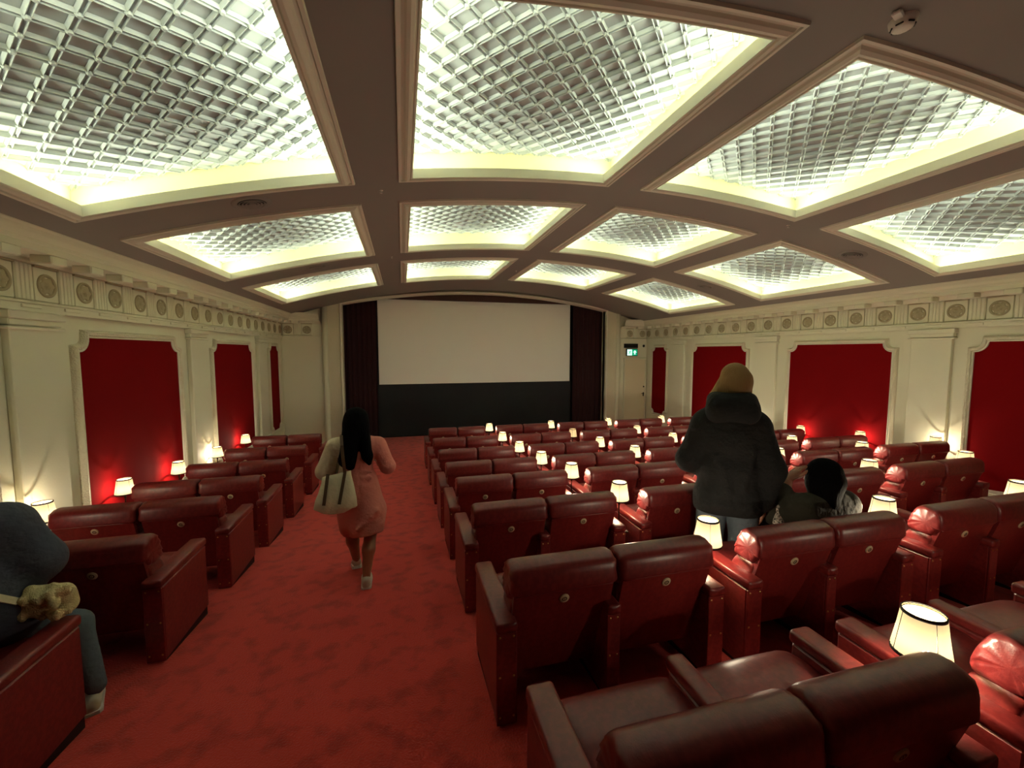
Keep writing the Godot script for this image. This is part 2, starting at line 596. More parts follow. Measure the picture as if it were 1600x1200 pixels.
func build_coffer(ci: int, ri: int) -> void:
	var x0: float = COFFER_X[ci][0]
	var x1: float = COFFER_X[ci][1]
	var z0: float = COFFER_Z[ri][1]
	var z1: float = COFFER_Z[ri][0]
	var xm := (x0 + x1) / 2.0
	var zm := (z0 + z1) / 2.0
	var base := Vector3(xm, cy(xm), zm)
	var col: String = ["beside the left wall", "above the aisle", "right of the centre rib", "beside the right wall"][ci]
	var row: String = ["nearest the viewer", "in the middle row", "nearest the screen"][ri]
	var root := thing("ceiling_coffer", base, "cove-lit lattice ceiling coffer %s, %s" % [col, row], "ceiling coffer", "lattice coffers of the ceiling")
	var path := []
	var n := 10
	for k in n: path.append(Vector2(lerpf(x0, x1, float(k) / n), z0))
	for k in 2: path.append(Vector2(x1, lerpf(z0, z1, k / 2.0)))
	for k in n: path.append(Vector2(lerpf(x1, x0, float(k) / n), z1))
	for k in 2: path.append(Vector2(x0, lerpf(z1, z0, k / 2.0)))
	var nr := mitres(path, true, 1.0)
	var P := func(p: Vector2, h: float) -> Vector3:
		return Vector3(p.x, cy(p.x) + h, p.y) - base
	var s := nst()
	sweep_open(s, path, nr, [Vector2(0.018, 0.055), Vector2(0.0, 0.055), Vector2(0.0, -0.034), Vector2(0.012, -0.036), Vector2(0.018, -0.026), Vector2(0.032, -0.040), Vector2(0.052, -0.042), Vector2(0.072, -0.030), Vector2(0.084, -0.014), Vector2(0.10, -0.008), Vector2(0.106, -0.020), Vector2(0.126, -0.020), Vector2(0.132, 0.004)], true, P)
	fin(s, "moulding", M.bead_plaster, root)
	s = nst()
	sweep_open(s, path, nr, [Vector2(0.165, 0.292), Vector2(0.17, 0.012), Vector2(0.018, 0.012), Vector2(0.018, 0.055)], true, P)
	fin(s, "cove", M.cove_paint, root)
	# glowing strips lie on the ledge behind the moulding, each with an area light of its size just above
	var ends := [[Vector2(x0, z0 - 0.105), Vector2(x1, z0 - 0.105)], [Vector2(x0, z1 + 0.105), Vector2(x1, z1 + 0.105)], [Vector2(x0 - 0.105, z0), Vector2(x0 - 0.105, z1)], [Vector2(x1 + 0.105, z0), Vector2(x1 + 0.105, z1)]]
	for e in ends:
		var pa: Vector2 = e[0]
		var pb: Vector2 = e[1]
		var a := Vector3(pa.x, cy(pa.x), pa.y) - base
		var b := Vector3(pb.x, cy(pb.x), pb.y) - base
		var mid := (a + b) / 2.0
		var dir := (b - a).normalized()
		var inward := Vector3(-mid.x, 0, -mid.z)
		inward = (inward - dir * inward.dot(dir)).normalized()
		var up := inward.cross(dir)
		if up.y < 0.0: up = -up
		s = nst()
		var w := inward * 0.012
		for k in 6:
			var q0 := lerpf(pa.x, pb.x, k / 6.0)
			var q1 := lerpf(pa.x, pb.x, (k + 1) / 6.0)
			var A := Vector3(q0, cy(q0) + 0.02, lerpf(pa.y, pb.y, k / 6.0)) - base
			var B := Vector3(q1, cy(q1) + 0.02, lerpf(pa.y, pb.y, (k + 1) / 6.0)) - base
			poly(s, [A - w, B - w, B + w, A + w], (A + B) / 2.0 - Vector3.UP)
		fin(s, "light_strip", M.strip_glow, root)
		var l := AreaLight3D.new()
		l.name = "cove_light"
		l.area_size = Vector2((b - a).length(), 0.03)
		l.area_normalize_energy = true
		l.light_energy = COVE_ENERGY
		l.light_color = COVE_COLOR
		l.shadow_enabled = true
		var fwd := (up + inward * 2.2).normalized()
		l.transform = Transform3D(Basis(dir, (-fwd).cross(dir).normalized(), -fwd), mid + up * 0.045)
		root.add_child(l, true)
	# the lattice itself, under a plain backing sheet
	s = nst(true)
	for k in 12:
		var qa := lerpf(x0 - 0.18, x1 + 0.18, k / 12.0)
		var qb := lerpf(x0 - 0.18, x1 + 0.18, (k + 1) / 12.0)
		var ya := cy(qa) + 0.292
		var yb := cy(qb) + 0.292
		quad(s, Vector3(qa, ya, z0 - 0.18) - base, Vector3(qb, yb, z0 - 0.18) - base, Vector3(qb, yb, z1 + 0.18) - base, Vector3(qa, ya, z1 + 0.18) - base)
	fin(s, "backing_sheet", M.lattice_plaster, root)
	var D := 0.207
	var cell := lattice_cell(D / sqrt(2.0))
	var nodes := nst()
	var joined := nst()
	joined.set_smooth_group(-1)
	var ni := int((x1 - x0 + 0.46) / D) + 1
	var nj := int((z1 - z0 + 0.46) / D) + 1
	for i in range(-ni, ni + 1):
		for j in range(-nj, nj + 1):
			var x := xm + i * D / 2.0
			var z := zm + j * D / 2.0
			if absf(x - xm) > (x1 - x0) / 2.0 + 0.235 or absf(z - zm) > (z1 - z0) / 2.0 + 0.235:
				continue
			var t := Vector3(1, -0.06 * (x - XC), 0).normalized()
			var nn := Vector3(-t.y, t.x, 0)
			var at := Vector3(x, cy(x) + 0.285, z) - base
			if (i + j) % 2 == 0:
				var u := (t + Vector3.BACK) / sqrt(2.0)
				var v := (Vector3.BACK - t) / sqrt(2.0)
				var tr := Transform3D(Basis(u, nn, v), at)
				if ri < 2:
					var o := put("lattice_panel", cell, M.lattice_plaster, root)
					o.transform = tr
				else:
					joined.append_from(cell, 0, tr)
			else:
				lathe_at(nodes, Transform3D(Basis(t, nn, Vector3.BACK), at))
	if ri == 2:
		var o := put("lattice_panelling", joined.commit(), M.lattice_plaster, root)
		o.set_meta("kind", "stuff")
	var nb := fin(nodes, "lattice_boss", M.lattice_plaster, root)
	nb.set_meta("kind", "stuff")

var cell_cache: ArrayMesh
func lattice_cell(L: float) -> ArrayMesh:
	if cell_cache:
		return cell_cache
	var s := nst()
	var prof := [[1.0, -0.010], [0.90, -0.010], [0.885, -0.021], [0.835, -0.023], [0.79, -0.012], [0.73, 0.0]]
	var h := L / 2.0
	for i in prof.size() - 1:
		for k in 4:
			var c := [Vector2(-1, -1), Vector2(1, -1), Vector2(1, 1), Vector2(-1, 1)]
			var a: Vector2 = c[k]
			var b: Vector2 = c[(k + 1) % 4]
			var r0: float = prof[i][0] * h
			var r1: float = prof[i + 1][0] * h
			quad(s, Vector3(a.x * r0, prof[i][1], a.y * r0), Vector3(b.x * r0, prof[i][1], b.y * r0), Vector3(b.x * r1, prof[i + 1][1], b.y * r1), Vector3(a.x * r1, prof[i + 1][1], a.y * r1))
	var r: float = 0.70 * h
	quad(s, Vector3(-r, 0, -r), Vector3(r, 0, -r), Vector3(r, 0, r), Vector3(-r, 0, r))
	cell_cache = mesh_of(s)
	return cell_cache

func lathe_at(s: SurfaceTool, t: Transform3D) -> void:
	var n := 8
	for i in n:
		var a := TAU * i / n
		var b := TAU * (i + 1) / n
		var A := Vector3(cos(a), 0, sin(a))
		var B := Vector3(cos(b), 0, sin(b))
		var d := Vector3(0, -0.030, 0)
		quad(s, t * (A * 0.019 + Vector3(0, -0.016, 0)), t * (B * 0.019 + Vector3(0, -0.016, 0)), t * (B * 0.012 + d), t * (A * 0.012 + d))
		tri(s, t * (A * 0.012 + d), t * (B * 0.012 + d), t * d)

func panel_path(z0: float, z1: float, y0: float, y1: float, r: float) -> Array:
	# clockwise from lower near corner in (z, y); corners scooped
	var p := []
	var seg := 6
	for c in [[Vector2(z0, y0), 0.0], [Vector2(z1, y0), 1.0], [Vector2(z1, y1), 2.0], [Vector2(z0, y1), 3.0]]:
		var q: Vector2 = c[0]
		var start: float = PI / 2 + c[1] * PI / 2
		for k in seg + 1:
			var a := start - PI / 2 * k / seg
			p.append(q + Vector2(cos(a), sin(a)) * r)
	return p

func build_side_wall(side: int) -> void:
	var nm := "left" if side < 0 else "right"
	var wx := XL if side < 0 else XR
	var P := func(p: Vector2, d: float) -> Vector3:   # p = (z, y)
		return Vector3(wx - side * d, p.y, p.x)
	var s := nst()
	cbox(s, Vector3(wx + side * 0.15, 1.2, (ZB - 13.4) / 2.0), Vector3(0.3, 5.2, ZB + 13.4), 0.0)
	var wall := fin(s, "wall_" + nm, M.plaster)
	struct_node(wall, "cream plaster %s wall with pilasters, red velvet panels and a medallion frieze" % nm, "wall")
	var zc := func(z: float, y: float, d: float) -> Vector3: return P.call(Vector2(z, y), d)
	# red panels with carved frames
	for q in [[-4.15, -2.20], [-7.12, -5.20], [-10.20, -8.30], [-12.20, -11.45]]:
		var r := 0.15 if q[0] > -12.0 else 0.13
		var path := panel_path(q[0], q[1], -0.22, 1.925, r)
		var pts := PackedVector2Array(path)
		var idx := Geometry2D.triangulate_polygon(pts)
		s = nst()
		for k in range(0, idx.size(), 3):
			var a: Vector3 = P.call(pts[idx[k]], 0.02)
			poly(s, [a, P.call(pts[idx[k + 1]], 0.02), P.call(pts[idx[k + 2]], 0.02)], a + Vector3(side, 0, 0))
		for k in pts.size():
			var a := pts[k]
			var b := pts[(k + 1) % pts.size()]
			quad(s, P.call(a, 0.0), P.call(b, 0.0), P.call(b, 0.02), P.call(a, 0.02))
		var pn := fin(s, "velvet_panel", M.red_velvet, wall)
		var nr := mitres(path, true, 1.0)
		# outward must point away from the middle of the panel
		var mid := Vector2((q[0] + q[1]) / 2.0, 0.85)
		if nr[10].dot(path[10] - mid) < 0.0:
			nr = mitres(path, true, -1.0)
		s = nst()
		sweep_open(s, path, nr, [Vector2(0.0, 0.02), Vector2(0.0, 0.036), Vector2(0.010, 0.042), Vector2(0.018, 0.030)], true, P)
		fin(s, "inner_bead", M.bead_plaster, pn)
		s = nst()
		sweep_open(s, path, nr, [Vector2(0.018, 0.030), Vector2(0.03, 0.050), Vector2(0.055, 0.058), Vector2(0.072, 0.040), Vector2(0.08, 0.02), Vector2(0.084, 0.0)], true, P)
		fin(s, "carved_frame", M.carved_plaster, pn)
	# pilasters between the panels
	for z in [-4.66, -7.71, -10.83]:
		s = nst()
		var a: Vector3 = zc.call(z, 0.60, 0.03)
		cbox(s, a, Vector3(0.06, 2.80, 0.52), 0.006)
		var p := fin(s, "pilaster", M.plaster, wall)
		s = nst()
		for c in [[1.985, 0.025, 0.60, 0.09], [2.035, 0.06, 0.56, 0.075], [2.095, 0.07, 0.60, 0.10]]:
			cbox(s, zc.call(z, c[0], c[3] / 2.0), Vector3(c[3], c[1], c[2]), 0.008)
		fin(s, "capital", M.plaster, p)
		s = nst()
		cbox(s, zc.call(z, -0.55, 0.045), Vector3(0.09, 0.7, 0.58), 0.01)
		fin(s, "pilaster_base", M.plaster, p)
	build_entablature(wall, -2.2, ZE, P)
	# skirting
	s = nst()
	for i in 22:
		var z0 := lerpf(ZB, ZE, i / 22.0)
		var z1 := lerpf(ZB, ZE, (i + 1) / 22.0)
		var y0 := fy(z0)
		var y1 := fy(z1)
		quad(s, zc.call(z0, y0 - 0.02, 0.025), zc.call(z1, y1 - 0.02, 0.025), zc.call(z1, y1 + 0.16, 0.025), zc.call(z0, y0 + 0.16, 0.025))
		quad(s, zc.call(z0, y0 + 0.16, 0.025), zc.call(z1, y1 + 0.16, 0.025), zc.call(z1, y1 + 0.17, 0.0), zc.call(z0, y0 + 0.17, 0.0))
	struct_node(fin(s, "baseboard_" + nm, M.bead_plaster), "cream skirting along the foot of the %s wall" % nm, "baseboard")

func build_entablature(wall: Node, za: float, zb: float, P: Callable) -> void:
	# za nearer, zb farther; P maps (along, y), depth
	var sec := func(prof: Array, called: String, m: Material) -> void:
		var s := nst()
		for j in prof.size() - 1:
			quad(s, P.call(Vector2(za, prof[j].y), prof[j].x), P.call(Vector2(zb, prof[j].y), prof[j].x), P.call(Vector2(zb, prof[j + 1].y), prof[j + 1].x), P.call(Vector2(za, prof[j + 1].y), prof[j + 1].x))
		fin(s, called, m, wall)
	sec.call([Vector2(0.0, 2.135), Vector2(0.055, 2.135), Vector2(0.055, 2.20), Vector2(0.07, 2.205), Vector2(0.07, 2.225), Vector2(0.035, 2.23), Vector2(0.0, 2.23)], "architrave", M.plaster)
	sec.call([Vector2(0.0, 2.555), Vector2(0.05, 2.56), Vector2(0.07, 2.59), Vector2(0.09, 2.61), Vector2(0.29, 2.612), Vector2(0.295, 2.665), Vector2(0.31, 2.675), Vector2(0.315, 2.70), Vector2(0.345, 2.735), Vector2(0.36, 2.77), Vector2(0.375, 2.785), Vector2(0.375, 2.83)], "cornice", M.plaster)
	var pitch := 0.474
	var count := int(absf(zb - za) / pitch)
	var dirz := signf(zb - za)
	var block := func(z: float, y: float, d0: float, d1: float, w: float, h: float, bev: float) -> ArrayMesh:
		var s := nst()
		var a: Vector3 = P.call(Vector2(z - w / 2.0, y - h / 2.0), d0)
		var b: Vector3 = P.call(Vector2(z + w / 2.0, y + h / 2.0), d1)
		cbox(s, (a + b) / 2.0, (b - a).abs(), bev)
		return mesh_of(s)
	for i in count:
		var zr := zb - dirz * (0.14 + i * pitch)
		var zt := zr - dirz * pitch / 2.0
		# square tablet with a round medallion
		put("frieze_tablet", block.call(zr, 2.39, 0.0, 0.022, 0.265, 0.30, 0.004), M.plaster, wall)
		var fil := put("frieze_fillet", block.call(zr, 2.548, 0.0, 0.04, 0.275, 0.018, 0.003), M.medallion_plaster, wall)
		fil.name = "frieze_fillet"
		var s := nst(true)
		var prof := [Vector2(0.108, 0.0), Vector2(0.106, 0.014), Vector2(0.094, 0.02), Vector2(0.084, 0.012), Vector2(0.08, 0.002)]
		var fl := [Vector2(0.078, 0.004), Vector2(0.066, 0.016), Vector2(0.045, 0.008), Vector2(0.03, 0.014), Vector2(0.016, 0.022), Vector2(0.0, 0.024)]
		var m3: Vector3 = P.call(Vector2(zr, 2.385), 0.02)
		var outv: Vector3 = (P.call(Vector2(zr, 2.385), 1.02) - m3).normalized()
		var al: Vector3 = (P.call(Vector2(zr + 1.0, 2.385), 0.02) - m3).normalized()
		var disc := func(st: SurfaceTool, pr: Array, n: int, wob: float) -> void:
			for k in n:
				for j in pr.size() - 1:
					var q := []
					for e in [[0, 0], [1, 0], [1, 1], [0, 1]]:
						var a: float = TAU * (k + e[0]) / n
						var r: float = pr[j + e[1]].x * (1.0 + wob * cos(a * 6.0) * (1.0 if j + e[1] < pr.size() - 2 else 0.0))
						q.append(m3 + al * cos(a) * r + Vector3.UP * sin(a) * r + outv * pr[j + e[1]].y)
					poly(st, [q[0], q[1], q[2]], m3 - outv * 0.2)
					poly(st, [q[0], q[2], q[3]], m3 - outv * 0.2)
		disc.call(s, prof, 24, 0.0)
		disc.call(s, fl, 24, 0.16)
		fin(s, "medallion", M.medallion_plaster, wall)
		# triglyph: three bars with grooves, a small regula below
		if i < count - 1:
			var g := nst()
			for k in [-0.066, -0.022, 0.022, 0.066]:
				var a: Vector3 = P.call(Vector2(zt + k - 0.0205, 2.235), 0.0)
				var b: Vector3 = P.call(Vector2(zt + k + 0.0205, 2.555), 0.03)
				cbox(g, (a + b) / 2.0, (b - a).abs(), 0.007)
			var ga: Vector3 = P.call(Vector2(zt - 0.09, 2.235), 0.0)
			var gb: Vector3 = P.call(Vector2(zt + 0.09, 2.555), 0.022)
			cbox(g, (ga + gb) / 2.0, (gb - ga).abs(), 0.003)
			fin(g, "triglyph", M.plaster, wall)
			put("regula", block.call(zt, 2.180, 0.05, 0.068, 0.20, 0.030, 0.003), M.plaster, wall)
			put("modillion", block.call(zt, 2.577, 0.13, 0.288, 0.18, 0.078, 0.010), M.plaster, wall)

func build_end_wall() -> void:
	var oL := -1.62
	var oR := 6.48
	var arch := func(x: float) -> float: return 3.52 - 0.0256 * (x - XC) * (x - XC)
	var s := nst()
	for q in [[XL - 0.1, oL], [oR, XR + 0.1]]:
		cbox(s, Vector3((q[0] + q[1]) / 2.0, 1.2, ZE - 0.1), Vector3(q[1] - q[0], 5.2, 0.2), 0.0)
	for k in 24:
		var xa := lerpf(oL, oR, k / 24.0)
		var xb := lerpf(oL, oR, (k + 1) / 24.0)
		var ya: float = arch.call(xa)
		var yb: float = arch.call(xb)
		quad(s, Vector3(xa, ya, ZE), Vector3(xb, yb, ZE), Vector3(xb, 3.9, ZE), Vector3(xa, 3.9, ZE))
		quad(s, Vector3(xa, ya, ZE - 0.2), Vector3(xb, yb, ZE - 0.2), Vector3(xb, yb, ZE), Vector3(xa, ya, ZE))
	var wall := fin(s, "wall_front", M.plaster)
	struct_node(wall, "cream front wall with a wide arched proscenium opening around the screen", "wall")
	var P := func(p: Vector2, d: float) -> Vector3: return Vector3(p.x, p.y, ZE + d)
	# proscenium frame: broad carved band with a half round outer roll, the bead runs on over the arch
	var path := [Vector2(oL, -1.0)]
	for k in 33:
		var x := lerpf(oL, oR, k / 32.0)
		path.append(Vector2(x, arch.call(x)))
	path.append(Vector2(oR, -1.0))
	var nr := mitres(path, false, -1.0)
	s = nst()
	sweep_open(s, path, nr, [Vector2(0.0, -0.15), Vector2(0.0, 0.10), Vector2(0.02, 0.125), Vector2(0.045, 0.125), Vector2(0.06, 0.10), Vector2(0.065, 0.0)], false, P)
	fin(s, "proscenium_bead", M.bead_plaster, wall)
	for sg in [-1, 1]:
		var ox := oL if sg < 0 else oR
		s = nst()
		cbox(s, Vector3(ox + sg * 0.22, 1.05, ZE + 0.04), Vector3(0.31, 4.25, 0.08), 0.004)
		fin(s, "carved_band", M.carved_plaster, wall)
		s = nst(true)
		var pts := []
		for k in 9:
			var a := PI * k / 8.0
			pts.append(Vector2(ox + sg * 0.45 - cos(a) * 0.085, ZE + 0.02 + sin(a) * 0.11))
		var r0 := []
		var r1 := []
		for p in pts:
			r0.append(Vector3(p.x, -1.0, p.y))
			r1.append(Vector3(p.x, 3.2, p.y))
		loft(s, [r0, r1], false, true)
		fin(s, "half_round_roll", M.plaster, wall)
	build_entablature(wall, oL - 0.56, XL + 0.05, P)
	build_entablature(wall, oR + 0.56, XR - 0.05, P)
	# door with frame under the exit sign
	var dr := nst()
	cbox(dr, Vector3(7.60, 0.36, ZE + 0.02), Vector3(0.76, 2.34, 0.04), 0.006)
	var door := fin(dr, "door_1", M.door_paint)
	struct_node(door, "cream flush exit door right of the proscenium, below the green sign", "door")
	s = nst()
	cbox(s, Vector3(7.60, 1.55, ZE + 0.03), Vector3(0.84, 0.05, 0.06), 0.006)
	cbox(s, Vector3(7.20, 0.36, ZE + 0.03), Vector3(0.04, 2.34, 0.06), 0.006)
	cbox(s, Vector3(8.00, 0.36, ZE + 0.03), Vector3(0.04, 2.34, 0.06), 0.006)
	fin(s, "door_frame", M.plaster, door)
	s = nst()
	cbox(s, Vector3(7.93, 0.34, ZE + 0.05), Vector3(0.035, 0.13, 0.02), 0.004)
	cbox(s, Vector3(7.89, 0.37, ZE + 0.075), Vector3(0.11, 0.018, 0.018), 0.004)
	fin(s, "handle", M.dark_metal, door)
	s = nst()
	cbox(s, Vector3(7.935, 0.60, ZE + 0.055), Vector3(0.04, 0.045, 0.03), 0.006)
	fin(s, "lock", M.dark_metal, door)
	# exit sign
	var sg := thing("exit_sign", Vector3(7.47, 1.66, ZE + 0.03), "lit green and white exit sign above the door right of the screen", "sign")
	put("housing", box_mesh(Vector3(0, 0.10, 0), Vector3(0.42, 0.24, 0.06), 0.01), M.dark_metal, sg)
	put("white_half", box_mesh(Vector3(-0.10, 0.10, 0.034), Vector3(0.175, 0.20, 0.01), 0.002), M.sign_white, sg)
	put("green_half", box_mesh(Vector3(0.09, 0.10, 0.034), Vector3(0.195, 0.20, 0.01), 0.002), M.sign_green, sg)
	s = nst()
	poly(s, [Vector3(0.09, 0.175, 0.041), Vector3(0.02, 0.10, 0.041), Vector3(0.16, 0.10, 0.041)], Vector3(0.09, 0.12, -1))
	poly(s, [Vector3(0.065, 0.10, 0.041), Vector3(0.065, 0.03, 0.041), Vector3(0.115, 0.03, 0.041), Vector3(0.115, 0.10, 0.041)], Vector3(0.09, 0.12, -1))
	fin(s, "arrow", M.sign_white, sg)
	s = nst()
	var man := [[-0.08, 0.165, 0.022, 0.022, 0.0], [-0.095, 0.118, 0.03, 0.06, -0.25], [-0.065, 0.125, 0.05, 0.014, 0.4], [-0.128, 0.118, 0.045, 0.014, -0.7], [-0.085, 0.075, 0.045, 0.017, -0.7], [-0.075, 0.045, 0.016, 0.045, 0.0], [-0.125, 0.065, 0.06, 0.017, 0.5]]
	for q in man:
		cbox(s, Vector3(q[0], q[1], 0.041), Vector3(q[2], q[3], 0.003), 0.001, Basis(Vector3.BACK, q[4]))
	fin(s, "running_figure", M.sign_green, sg)
	var gl := AreaLight3D.new()
	gl.name = "sign_light"
	gl.area_size = Vector2(0.38, 0.2)
	gl.light_energy = 0.012
	gl.light_color = Color(0.45, 1.0, 0.82)
	gl.shadow_enabled = true
	gl.position = Vector3(0, 0.10, 0.05)
	gl.rotation.y = PI
	sg.add_child(gl, true)
	var vt := thing("wall_grille", Vector3(7.44, 1.98, ZE + 0.02), "black louvred grille on the wall just over the exit sign", "grille")
	put("backing", box_mesh(Vector3.ZERO, Vector3(0.52, 0.14, 0.03), 0.004), M.vent_black, vt)
	for k in 4:
		put("slat", box_mesh(Vector3(0, -0.05 + k * 0.033, 0.022), Vector3(0.48, 0.012, 0.02), 0.003), M.dark_metal, vt)
	var cm := thing("dome_camera", Vector3(7.93, 1.98, ZE), "tiny black dome camera on the wall beside the grille", "camera")
	s = nst(true)
	lathe(s, [Vector2(0.045, 0.0), Vector2(0.045, 0.012), Vector2(0.034, 0.03), Vector2(0.018, 0.045), Vector2(0.0, 0.05)], 16)
	fin(s, "dome", M.slot_black, cm).rotation.x = PI / 2
	s = nst(true)
	lathe(s, [Vector2(0.058, 0.0), Vector2(0.058, 0.008), Vector2(0.046, 0.012)], 16)
	fin(s, "mount", M.white_plastic, cm).rotation.x = PI / 2

func build_stage() -> void:
	var zs := -13.12
	var s := nst()
	cbox(s, Vector3(XC, 1.4, -13.5), Vector3(9.4, 5.2, 0.2), 0.0)
	cbox(s, Vector3(-2.1, 1.4, -13.1), Vector3(0.2, 5.2, 0.7), 0.0)
	cbox(s, Vector3(6.96, 1.4, -13.1), Vector3(0.2, 5.2, 0.7), 0.0)
	cbox(s, Vector3(XC, 3.95, -13.1), Vector3(9.2, 0.1, 0.7), 0.0)
	struct_node(fin(s, "wall_stage", M.masking_black), "black wall of the shallow stage recess around the screen", "wall")
	var sc := thing("cinema_screen", Vector3(2.375, 0.795, zs), "blank white wide cinema screen in the proscenium opening", "screen")
	put("screen_sheet", box_mesh(Vector3(0, 1.277, 0), Vector3(6.15, 2.555, 0.03), 0.004), M.screen_white, sc)
	put("screen_frame", box_mesh(Vector3(0, 1.277, -0.05), Vector3(6.25, 2.66, 0.05), 0.004), M.masking_black, sc)
	var mk := thing("screen_masking", Vector3(2.375, fy(-13.1), zs + 0.01), "black masking cloth filling the space below the screen", "masking")
	s = nst(true)
	var n := 120
	var h := 0.795 - fy(-13.1) - 0.005
	for k in n:
		var xa := lerpf(-3.12, 3.12, float(k) / n)
		var xb := lerpf(-3.12, 3.12, float(k + 1) / n)
		var za := 0.006 * sin(k * 0.55)
		var zb := 0.006 * sin((k + 1) * 0.55)
		quad(s, Vector3(xa, 0, za), Vector3(xb, 0, zb), Vector3(xb, h, zb), Vector3(xa, h, za))
	fin(s, "cloth", M.masking_black, mk)
	put("hem_bar", box_mesh(Vector3(0, 0.02, -0.01), Vector3(6.24, 0.04, 0.03), 0.004), M.slot_black, mk)
	for q in [[-1.99, -0.745, "left"], [5.50, 6.85, "right"]]:
		var w: float = q[1] - q[0]
		var c := thing("stage_drape", Vector3(q[0], fy(-13.0), -12.98), "dark maroon stage drape on the %s of the screen" % q[2], "curtain", "drapes beside the screen")
		s = nst(true)
		n = 90
		var hh := 3.7 - fy(-13.0)
		for k in n:
			var xa := w * k / n
			var xb := w * (k + 1) / n
			var za := 0.022 * sin(k * 0.62) + 0.008 * sin(k * 1.7)
			var zb := 0.022 * sin((k + 1) * 0.62) + 0.008 * sin((k + 1) * 1.7)
			quad(s, Vector3(xa, 0, za), Vector3(xb, 0, zb), Vector3(xb, hh, zb), Vector3(xa, hh, za))
		fin(s, "drape_cloth", M.drape, c)
		put("drape_weight", box_mesh(Vector3(w / 2.0, 0.02, -0.02), Vector3(w, 0.04, 0.02), 0.004), M.drape, c)
	var pe := thing("pelmet", Vector3(2.375, 3.34, -12.90), "dark carved wooden pelmet between the arch and the screen top", "pelmet")
	put("board", box_mesh(Vector3(0, 0.16, 0), Vector3(6.5, 0.34, 0.04), 0.006), M.pelmet_wood, pe)
	s = nst()
	for k in 26:
		cbox(s, Vector3(-3.1 + k * 0.248, 0.17, 0.022), Vector3(0.11, 0.05, 0.02), 0.009, Basis(Vector3.BACK, PI / 4))
	fin(s, "carving", M.pelmet_wood, pe)

func build_ceiling_fittings() -> void:
	for q in [[-1.36, -4.58, "beside the left wall, nearer pair"], [-1.35, -7.66, "beside the left wall, farther pair"], [6.30, -4.68, "beside the right wall, nearer pair"], [6.33, -7.72, "beside the right wall, farther pair"]]:
		var d := thing("ceiling_diffuser", Vector3(q[0], cy(q[0]), q[1]), "round ringed air diffuser in the ceiling rib %s" % q[2], "air diffuser", "round air diffusers")
		d.rotation.z = atan(-0.06 * (q[0] - XC))
		var s := nst(true)
		lathe(s, [Vector2(0.125, -0.012), Vector2(0.165, -0.014), Vector2(0.18, 0.004)], 32)
		fin(s, "rim", M.soffit_paint, d)
		for k in 4:
			s = nst(true)
			var r := 0.115 - k * 0.028
			lathe(s, [Vector2(r - 0.014, -0.004), Vector2(r, -0.022), Vector2(r + 0.004, -0.016)], 32)
			fin(s, "ring", M.soffit_paint, d)
		s = nst()
		lathe(s, [Vector2(0.0, -0.002), Vector2(0.125, -0.002)], 32)
		fin(s, "throat", M.vent_black, d)
	var sd := thing("smoke_detector", Vector3(2.73, cy(2.73), -1.83), "white round smoke detector on the ceiling near the viewer", "smoke detector")
	var s := nst(true)
	lathe(s, [Vector2(0.0, -0.055), Vector2(0.03, -0.054), Vector2(0.048, -0.046), Vector2(0.052, -0.034), Vector2(0.062, -0.026), Vector2(0.066, 0.0)], 32)
	fin(s, "body", M.white_plastic, sd)
	for k in 6:
		var a := TAU * k / 6.0 + 0.3
		s = nst()
		cbox(s, Vector3(cos(a) * 0.0505, -0.041, -sin(a) * 0.0505), Vector3(0.006, 0.007, 0.034), 0.001, Basis(Vector3.UP, a))
		fin(s, "slot", M.slot_black, sd)
	s = nst()
	cbox(s, Vector3(-0.085, -0.012, 0.03), Vector3(0.07, 0.02, 0.045), 0.006, Basis(Vector3.UP, 0.35))
	fin(s, "tag_plate", M.white_plastic, sd)
	for q in [[-0.18, -4.57, "left of the aisle, nearer"], [2.54, -9.3, "on the centre rib near the screen"], [4.93, -4.5, "right of centre"], [-0.15, -7.65, "left of the aisle, farther"]]:
		var sp := thing("sprinkler_head", Vector3(q[0], cy(q[0]), q[1]), "tiny sprinkler head in the ceiling rib crossing %s" % q[2], "sprinkler", "sprinkler heads")
		var t := nst(true)
		lathe(t, [Vector2(0.0, -0.03), Vector2(0.012, -0.03), Vector2(0.013, -0.024), Vector2(0.005, -0.02), Vector2(0.006, -0.008), Vector2(0.02, -0.005), Vector2(0.022, 0.0)], 12)
		fin(t, "head", M.white_plastic, sp)

